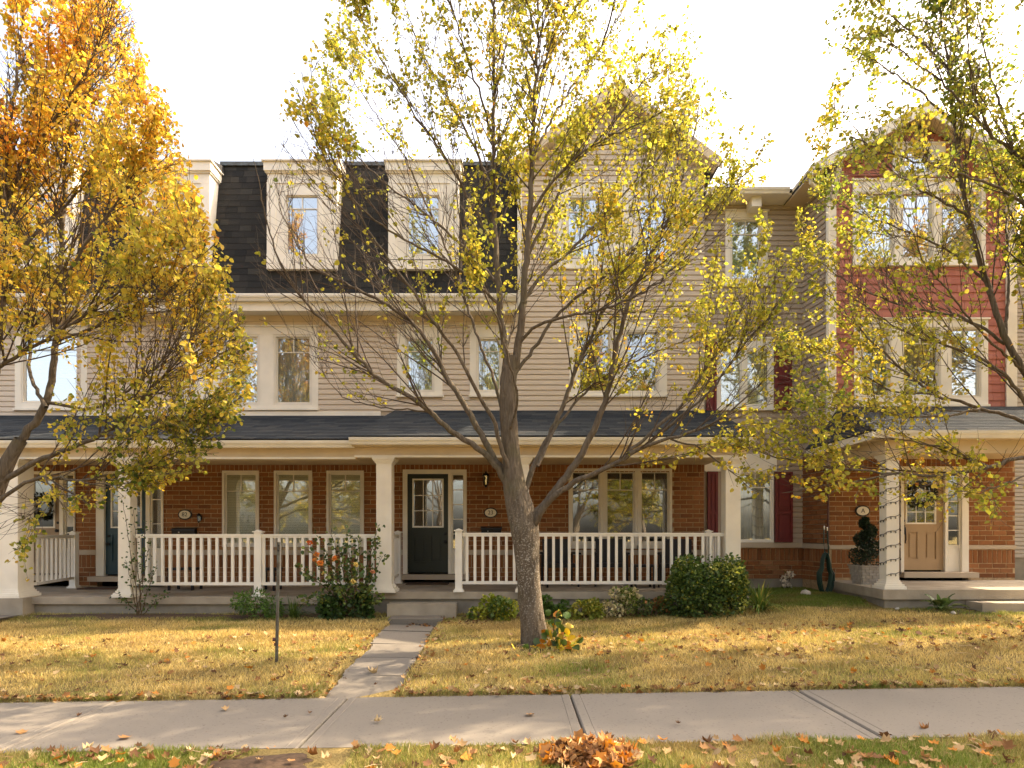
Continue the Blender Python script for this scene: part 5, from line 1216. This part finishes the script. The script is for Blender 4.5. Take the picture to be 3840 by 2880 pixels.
def wreath(c, r, label):
    t = thing('wreath', label, 'wreath', c, 'dark door wreaths'); k = 420; a = RNG.uniform(0, 6.3, k); b = RNG.uniform(0, 6.3, k); rt = r*.32*np.sqrt(RNG.uniform(.2, 1, k))
    P = np.stack([c[0]+(r+rt*np.cos(b))*np.cos(a), c[1]-.05+rt*.6*np.sin(b), c[2]+(r+rt*np.cos(b))*np.sin(a)], 1); A = np.stack([np.cos(a+.8), -.5+0*a, np.sin(a+.8)], 1)+RNG.normal(0, .4, (k, 3))
    leaves('foliage', P, A, RNG.uniform(.05, .085, k), np.array([.02, .026, .014])*RNG.uniform(.5, 1.9, (k, 1)), 'shrub_leaf', t, tmpl=SLIM, up=.3, kind='stuff')
    mb = MB(); mb.tube([(c[0]+r*math.cos(q*.314), c[1]-.03, c[2]+r*math.sin(q*.314)) for q in range(21)], .02, 6, cap=False); part('hoop', mb, 'wood_stem', t)
wreath((XR(3456), 12.165, ZR(1852)), .19, 'dark leafy wreath hanging on the beige door'); wreath((X(160), 13.0, Z(1900)), .2, 'dark wreath hanging on the taupe door, far left')
mb = MB(); mb.box(X(1540), X(1690), 12.35, 12.70, .612, .632); o = mb.mesh('doormat', 'mat_fibre'); thing('doormat', 'dark doormat before the near-black door', 'doormat', me=o, group='doormats')
mb = MB(); mb.box(X(375), X(520), 12.3, 12.66, .525, .545); o = mb.mesh('doormat', 'mat_fibre'); thing('doormat', 'dark doormat before the teal door', 'doormat', me=o, group='doormats')
# hose and pipe by the recess
part('pipe', MB().tube([(5.93, 12.08, 3.1), (5.93, 12.08, 1.4)], .02, 8), 'copper_pipe', H4)
hx, hy = PX(3096, 11.95), 11.98; t = thing('garden_hose', 'dark green hose coiled on a hook at the brick corner', 'hose', (hx, hy, .5)); pts = []
for k in range(13*24):
    a = k*2*math.pi/24; q = k/312; wv = math.sin(k*.13)
    lx = math.sin(a)*(.12+.03*wv)*(1 if math.cos(a) < .2 else .62); pts.append((hx+lx+.01*wv, hy-.03+.05*math.sin(k*.029+1), .86+math.cos(a)*(.36+.025*math.cos(k*.05))-.035*q))
part('coil', MB().tube(pts, .0145, 6), 'hose', t, smooth=True)
part('tail', MB().tube([pts[-1], (hx+.05, hy-.05, 1.22), (hx+.04, hy-.04, 1.4), (hx+.03, hy-.02, 1.66)], .0115, 6), 'hose', t); part('tail', MB().tube([pts[0], (hx-.03, hy-.06, 1.25), (hx-.045, hy-.05, 1.45), (hx-.03, hy-.03, 1.68)], .0115, 6), 'hose', t)
mb = MB(); mb.lathe([(.016, 0), (.018, .05), (.012, .07)], n=8, M=Matrix.Translation((hx+.03, hy-.02, 1.65))); mb.lathe([(.016, 0), (.018, .05), (.012, .07)], n=8, M=Matrix.Translation((hx-.03, hy-.03, 1.67))); part('coupling', mb, 'steel', t, kind='stuff')
# topiary and its pot
px0, py0 = PX(3250, 11.3), 11.3
t = thing('plant_pot', 'square grey basket-weave pot under the topiary', 'pot', (px0, py0, .717)); mb = MB(); h = .31
for k in range(6):
    z0, z1 = .717+h*k/6, .717+h*(k+1)/6-.004; w0 = .16+.045*k/6
    for s in range(4):
        Mx = Matrix.Translation((px0, py0, 0)) @ Matrix.Rotation(s*math.pi/2, 4, 'Z')
        for j in range(6): x0 = -w0+2*w0*j/6; e = .008 if (j+k) % 2 else 0; mb.box(x0, x0+2*w0/6-.003, -w0-.012-e, -w0+.006, z0, z1, Mx)
part('weave', mb, 'basket', t, kind='stuff'); mb = MB(); ring(mb, px0-.225, px0+.225, -.225, .225, .03, 0, 0, Matrix.Identity(4)) if False else None
mb = MB(); [mb.box(-.225, .225, -.228, -.19, 1.022, 1.045, Matrix.Translation((px0, py0, 0)) @ Matrix.Rotation(s*math.pi/2, 4, 'Z')) for s in range(4)]; part('rim', mb, 'basket', t); part('earth', MB().box(px0-.15, px0+.15, py0-.15, py0+.15, .73, 1.0), 'soil', t)
t = thing('topiary', 'dark green spiral topiary in the grey pot by the porch column', 'plant', (px0, py0, 1.0))
part('stem', MB().tube([(px0, py0, .98), (px0+.01, py0, 1.4), (px0, py0, 1.84)], [.02, .016, .008], 6), 'wood_stem', t); n = 3800; q = RNG.uniform(0, 1, n)**.9; a = q*6.28*2.6+RNG.normal(0, .25, n)
rad = (.20*(1-q)+.075); c = np.stack([px0+np.cos(a)*rad*.62, py0+np.sin(a)*rad*.62, 1.08+q*.76], 1); dd = unit(RNG.normal(size=(n, 3))); P = c+dd*(.10*(1-q)+.05)[:, None]*RNG.uniform(.6, 1, (n, 1))**.4
leaves('foliage', P, dd+RNG.normal(0, .5, (n, 3)), RNG.uniform(.022, .038, n), np.array([.018, .034, .016])*RNG.uniform(.5, 1.8, (n, 1)), 'shrub_leaf', t, up=.3, kind='stuff')
# string of lights round the porch column
t = thing('string_lights', 'dark string of bulbs wound around the right porch column', 'string lights', (6.05, 10.33, .9)); pts = []; h = .108
for k in range(8*12+1):
    s = (k/12) % 1*4; z = .93+k/96*1.82; e = int(s) % 4; f = s-int(s); cr = [(-h, -h), (h, -h), (h, h), (-h, h)]; p0, p1 = cr[e], cr[(e+1) % 4]
    pts.append((6.05+p0[0]+(p1[0]-p0[0])*f, 10.33+p0[1]+(p1[1]-p0[1])*f, z+.012*math.sin(k*2.1)))
part('wire', MB().tube(pts, .0045, 5), 'black_metal', t); mb = MB()
for k in range(1, 96): p = pts[k]; mb.lathe([(.007, 0), (.009, -.018), (.004, -.032)], n=6, M=Matrix.Translation((p[0]*1.0+(p[0]-6.05)*.06, p[1]+(p[1]-10.33)*.06, p[2]-random.uniform(0, .012))))
part('bulb', mb, 'bulb', t, kind='stuff')
# dark porch furniture behind the railings
def chair(label, x, y, z, rz, s=1.0):
    t = thing('patio_chair', label, 'chair', (x, y, z), 'dark patio chairs'); M = Matrix.Translation((x, y, z)) @ Matrix.Rotation(rz, 4, 'Z') @ Matrix.Scale(s, 4)
    part('seat', MB().box(-.27, .27, -.27, .25, .36, .43, M), 'dark_wicker', t); part('backrest', MB().prism([(.20, .43), (.26, .43), (.36, .88), (.31, .88)], -.27, .27, 'x', M), 'dark_wicker', t)
    for sx in (-1, 1):
        part('arm', MB().box(sx*.30-.035, sx*.30+.035, -.27, .28, .60, .635, M), 'dark_wicker', t)
        for sy in (-.25, .25): part('leg', MB().tube([(sx*.29, sy, 0), (sx*.29, sy, .60)], .018, 6, M), 'dark_wicker', t)
chair('dark chair behind the railing, just right of the tree trunk', PX(2100, 12.0), 12.0, .612, .15); chair('dark chair behind the railing, below the middle sash of the triple window', PX(2290, 12.1), 12.1, .612, -.1); chair('dark chair behind the railing, near the shrub and the right column', PX(2535, 11.9), 11.9, .612, -.3)
def bench(label, x, y, z, w):
    t = thing('side_table', label, 'table', (x, y, z), 'low dark porch tables'); part('table_top', MB().box(x-w, x+w, y-.2, y+.2, z+.38, z+.42), 'dark_wicker', t)
    for a in (-1, 1):
        for b in (-1, 1): part('leg', MB().box(x+a*(w-.03)-.02, x+a*(w-.03)+.02, y+b*.17-.02, y+b*.17+.02, z, z+.38), 'dark_wicker', t)
    part('shelf', MB().box(x-w+.01, x+w-.01, y-.18, y+.18, z+.10, z+.13), 'dark_wicker', t)
bench('low dark table behind the railing, between two patio chairs', PX(2410, 11.7), 11.7, .612, .2); bench('low dark table behind the left railing, by its middle post', PX(1012, 12.2), 12.2, .525, .17); bench('low dark table under the left mailbox', PX(695, 12.3), 12.3, .525, .25)

# ------------------------------------------------------------------ shrubs and flowers
def shrub(name, label, c, rx, ry, h, n, size, cols, lumps=16, tmpl=ROUND, group=None, stems=8, flat=.3, seed=1):
    g = np.random.default_rng(seed); t = thing(name, label, 'shrub', c, group); c = np.array(c)
    a = g.uniform(0, 6.3, lumps); e = g.uniform(.12, 1.0, lumps)**.8; lc = np.stack([rx*.68*np.cos(a)*np.sqrt(1-(e*.9-.25)**2), ry*.68*np.sin(a)*np.sqrt(1-(e*.9-.25)**2), e*h*.78], 1); lr = g.uniform(.24, .42, lumps)*min(rx, h)
    tone = g.uniform(0, 1, lumps); k = g.integers(0, lumps, n); d_ = unit(g.normal(size=(n, 3))); P = c+lc[k]+d_*(lr[k]*g.uniform(.55, 1.05, n)**.5)[:, None]; P[:, 2] = np.maximum(P[:, 2], c[2]+.02)
    cc = np.array(cols); C = cc[np.clip((tone[k]*len(cc)+g.normal(0, .35, n)).astype(int), 0, len(cc)-1)]*g.uniform(.65, 1.35, (n, 1))
    leaves('foliage', P, d_+g.normal(0, .5, (n, 3)), g.uniform(.7, 1.3, n)*size, C, 'shrub_leaf', t, tmpl=tmpl, up=flat, curl=.6, kind='stuff')
    ps = [(np.array([c+[g.normal(0, .04), g.normal(0, .04), -.03], c+lc[i]*[.5, .5, .6], c+lc[i]]), np.array([.012, .008, .003]), 5) for i in range(min(stems, lumps))]
    tubes('stem', ps, 'wood_stem', t, kind='stuff'); return t
def gp(sx, D): x = PX(sx, D); return (x, D, float(ground(x, D)))
shrub('boxwood_shrub', 'large rounded dark green shrub at the foot of the right column', gp(2652, 10.25), .62, .5, .96, 11000, .042, [(.045, .085, .02), (.06, .11, .025), (.10, .15, .03), (.05, .09, .02), (.27, .29, .06), (.07, .12, .025)], 70, stems=10, seed=4)
shrub('perennial_mound', 'bright green low mound against the left porch, left of the metal post', gp(955, 10.45), .44, .18, .42, 1300, .06, [(.07, .15, .025), (.10, .19, .03), (.05, .11, .02)], 12, tmpl=SLIM, seed=5)
shrub('ground_plant', 'dark green spreading plant at the foot of the rose bush', gp(1290, 10.45), .52, .2, .36, 1300, .07, [(.04, .085, .02), (.06, .12, .025), (.035, .07, .018)], 14, seed=6)
shrub('ground_plant', 'yellow-green low plant left of the tree trunk, by the porch step', gp(1850, 10.3), .44, .18, .36, 1200, .05, [(.22, .26, .03), (.34, .33, .05), (.10, .16, .03)], 12, seed=7)
shrub('ground_plant', 'dark green low plant just right of the tree trunk', gp(2080, 10.35), .24, .16, .42, 700, .05, [(.05, .10, .02), (.08, .15, .03)], 8, seed=8)
shrub('ground_plant', 'yellow-green low plant halfway between tree trunk and pale flowers', gp(2185, 10.3), .36, .15, .28, 900, .045, [(.26, .28, .04), (.16, .2, .03), (.36, .33, .06)], 9, seed=9)
shrub('ground_plant', 'low plant with pale seed heads below the triple window', gp(2330, 10.35), .32, .18, .5, 1100, .045, [(.10, .15, .03), (.5, .44, .25), (.14, .18, .04), (.6, .52, .3)], 12, seed=10)
shrub('ground_plant', 'reddish-tinged low plant just left of the rounded shrub', gp(2450, 10.35), .32, .15, .32, 900, .045, [(.07, .11, .03), (.35, .16, .06), (.12, .16, .05)], 9, seed=11)
shrub('ground_plant', 'small white-flowered plant at the brick wall right of the rounded shrub', (XK(2915), 12.6, float(ground(XK(2915), 12.6))), .14, .1, .42, 260, .04, [(.6, .56, .46), (.09, .13, .03), (.66, .6, .5)], 7, seed=12)
def strap(name, label, c, n, L, wd, col, droop, seed, group=None, broad=False):
    g = np.random.default_rng(seed); t = thing(name, label, 'plant', c, group); c = np.array(c); K = 7
    for k in range(n):
        a = g.uniform(0, 6.3); l = L*g.uniform(.6, 1.15); e = g.uniform(.25, 1); s = np.linspace(0, 1, K); rr = l*e*s; zz = l*(1.25-e*.5)*s-droop*l*s**2.2*e*1.5
        cx_ = c[0]+np.cos(a)*rr+g.normal(0, .03); cy_ = c[1]+np.sin(a)*rr*.7; w_ = wd*(np.sin(np.pi*np.clip(s*.95+.04, 0, 1))**.7 if broad else (1-s**3))*g.uniform(.8, 1.2)
        if broad: w_ = np.where(s < .35, wd*.12, w_)
        lx, ly = -np.sin(a)*w_, np.cos(a)*w_; z = c[2]+np.maximum(zz, .01); V = np.concatenate([np.stack([cx_-lx, cy_-ly, z+(.012 if broad else .004)], 1), np.stack([cx_, cy_, z], 1), np.stack([cx_+lx, cy_+ly, z+(.012 if broad else .004)], 1)])
        Q = [(i, i+1, K+i+1, K+i) for i in range(K-1)]+[(K+i, K+i+1, 2*K+i+1, 2*K+i) for i in range(K-1)]
        C = np.tile(np.array(col[g.integers(len(col))])*g.uniform(.75, 1.3), (3*K, 1)); part('leaf', np_mesh('leaf', V, np.array(Q), 'shrub_leaf', C, smooth=True), 'shrub_leaf', t)
strap('daylily', 'arching strap-leaved plant right of the rounded shrub', gp(2850, 10.1), 75, .62, .013, [(.10, .17, .03), (.14, .22, .04), (.08, .14, .03), (.38, .33, .08)], .75, 3)
strap('daylily', 'strap-leaved clump against the left porch, behind the metal post', gp(1105, 10.45), 60, .44, .009, [(.06, .11, .025), (.09, .15, .03)], .5, 4)
strap('hosta', 'small broad-leaved hosta before the right porch deck', gp(3535, 9.8), 26, .40, .06, [(.10, .16, .05), (.16, .2, .07), (.08, .13, .04)], .5, 5, broad=True)
def canes(name, label, base, targets, leafn, lsize, cols, seed, blossoms=(), leafup=.4):
    g = np.random.default_rng(seed); t = thing(name, label, 'shrub', base); base = np.array(base); LP, LA = [], []
    for tg in targets:
        tg = np.array(tg); m = base*.45+tg*.55+np.array([0, 0, .12*np.linalg.norm(tg-base)]); s = np.linspace(0, 1, 16)[:, None]; P = (1-s)**2*(base+g.normal(0, .03, 3)*[1, 1, 0])+2*s*(1-s)*m+s**2*tg; P[1:-1] += g.normal(0, .008, (14, 3))
        tubes('stem', [(P, np.linspace(.009, .003, 16), 6)], 'wood_stem', t); i = g.integers(4, 16, leafn); A = unit(g.normal(size=(leafn, 3))); LP.append(P[i]+A*g.uniform(.01, .09, (leafn, 1))); LA.append(A)
    LP = np.concatenate(LP); LA = np.concatenate(LA); n = len(LP); C = np.array(cols)[g.integers(0, len(cols), n)]*g.uniform(.65, 1.35, (n, 1))
    leaves('foliage', LP, LA, g.uniform(.7, 1.3, n)*lsize, C, 'shrub_leaf', t, up=leafup, curl=.6, kind='stuff')
    for p, c, r in blossoms:
        k = 26; d_ = unit(g.normal(size=(k, 3))+[0, -.5, .5]); r = r*.9; PP = np.array(p)+d_*r*.25; leaves('blossom', PP, d_+g.normal(0, .25, (k, 3)), g.uniform(.6, 1, k)*r, np.array(c)*g.uniform(.75, 1.2, (k, 1)), 'petal', t, up=.2)
D = 10.4
def pp(sx, sy, dd=0): return (PX(sx, D+dd), D+dd, PZ(sy, D+dd))
b = gp(1330, D)
tg = [pp(1105, 2120), pp(1150, 2060, -.1), pp(1190, 2010, .1), pp(1240, 2000), pp(1300, 1995, -.1), pp(1345, 2030), pp(1425, 1965, .1), pp(1435, 2085, -.1), pp(1400, 2150), pp(1340, 2120, -.2), pp(1230, 2130, -.2), pp(1150, 2150, -.1), pp(1280, 2070, -.1), pp(1390, 2210, -.2), pp(1260, 2190, -.25), pp(1420, 2020), pp(1310, 2060, .1), pp(1200, 2090, .1), pp(1180, 2230, -.2), pp(1130, 2240, -.1), pp(1420, 2240, -.15)]
pe = (.70, .30, .09); ye = (.72, .58, .22); og = (.62, .18, .06)
canes('rose_bush', 'sprawling rose bush with orange blossoms beside the middle column', b, tg, 52, .055, [(.05, .095, .025), (.07, .12, .03), (.045, .08, .02), (.16, .19, .04), (.12, .16, .03)], 9, [(pp(1162, 2036, -.15), og, .06), (pp(1187, 2080, -.15), pe, .055), (pp(1203, 2112, -.2), pe, .065), (pp(1180, 2100, -.2), pe, .05), (pp(1256, 2095, -.2), pe, .055), (pp(1335, 2118, -.3), ye, .05), (pp(1325, 2182, -.3), ye, .055), (pp(1398, 2145, -.2), (.6, .28, .16), .045), (pp(1215, 2150, -.2), ye, .04)])
D = 10.65; b = gp(525, D)
canes('climbing_rose', 'thin climbing rose with sparse leaves on the left column', b, [pp(470, 2100, .1), pp(500, 1910, .05), pp(560, 2020), pp(455, 1870, .1), pp(590, 2120), pp(545, 1960, .1), pp(430, 2220), pp(620, 2230)], 34, .042, [(.05, .09, .025), (.08, .12, .03)], 10)
# shoots at the foot of the middle tree
tx, ty = tb[0], 8.35; D = 8.3
tg = [pp(2085, 2300, .1), pp(2120, 2320, 0), pp(2130, 2385), pp(2150, 2420, -.1), pp(2060, 2395, -.05), pp(1985, 2440), pp(1950, 2455, .0), pp(2100, 2430, -.1), pp(2040, 2440, -.1)]
canes('sapling_shoots', 'yellow and green leafy shoots at the foot of the middle tree', (PX(2070, D), D, float(ground(PX(2070, D), D))), tg, 13, .10, [(.09, .15, .03), (.55, .36, .04), (.50, .20, .03), (.30, .30, .04), (.55, .40, .06), (.06, .11, .02)], 12, leafup=.3)
# pale stone by the hose, loose stones in the beds
def rock(label, sx, sy, D, s, seed):
    g = np.random.default_rng(seed); p = Vector((PX(sx, D), D, float(ground(PX(sx, D), D)))); mb = MB(); n = 10; prof = [(.001, 0), (s*.9, .01), (s, s*.5), (s*.75, s*.95), (s*.3, s*1.25), (.001, s*1.3)]
    mb.lathe(prof, n=n, M=Matrix.Translation(p)); mb.v = [tuple(np.array(v)+g.normal(0, s*.09, 3)) for v in mb.v]; thing('garden_stone', label, 'stone', me=mb.mesh('garden_stone', 'rock', True))
rock('pale pointed stone in the bed beside the green hose', 3022, 2215, 11.5, .085, 1); rock('small pale stone at the corner of the right porch deck', 3365, 2262, 9.95, .035, 2); rock('small pale stone below the hosta', 3575, 2265, 9.6, .04, 3)
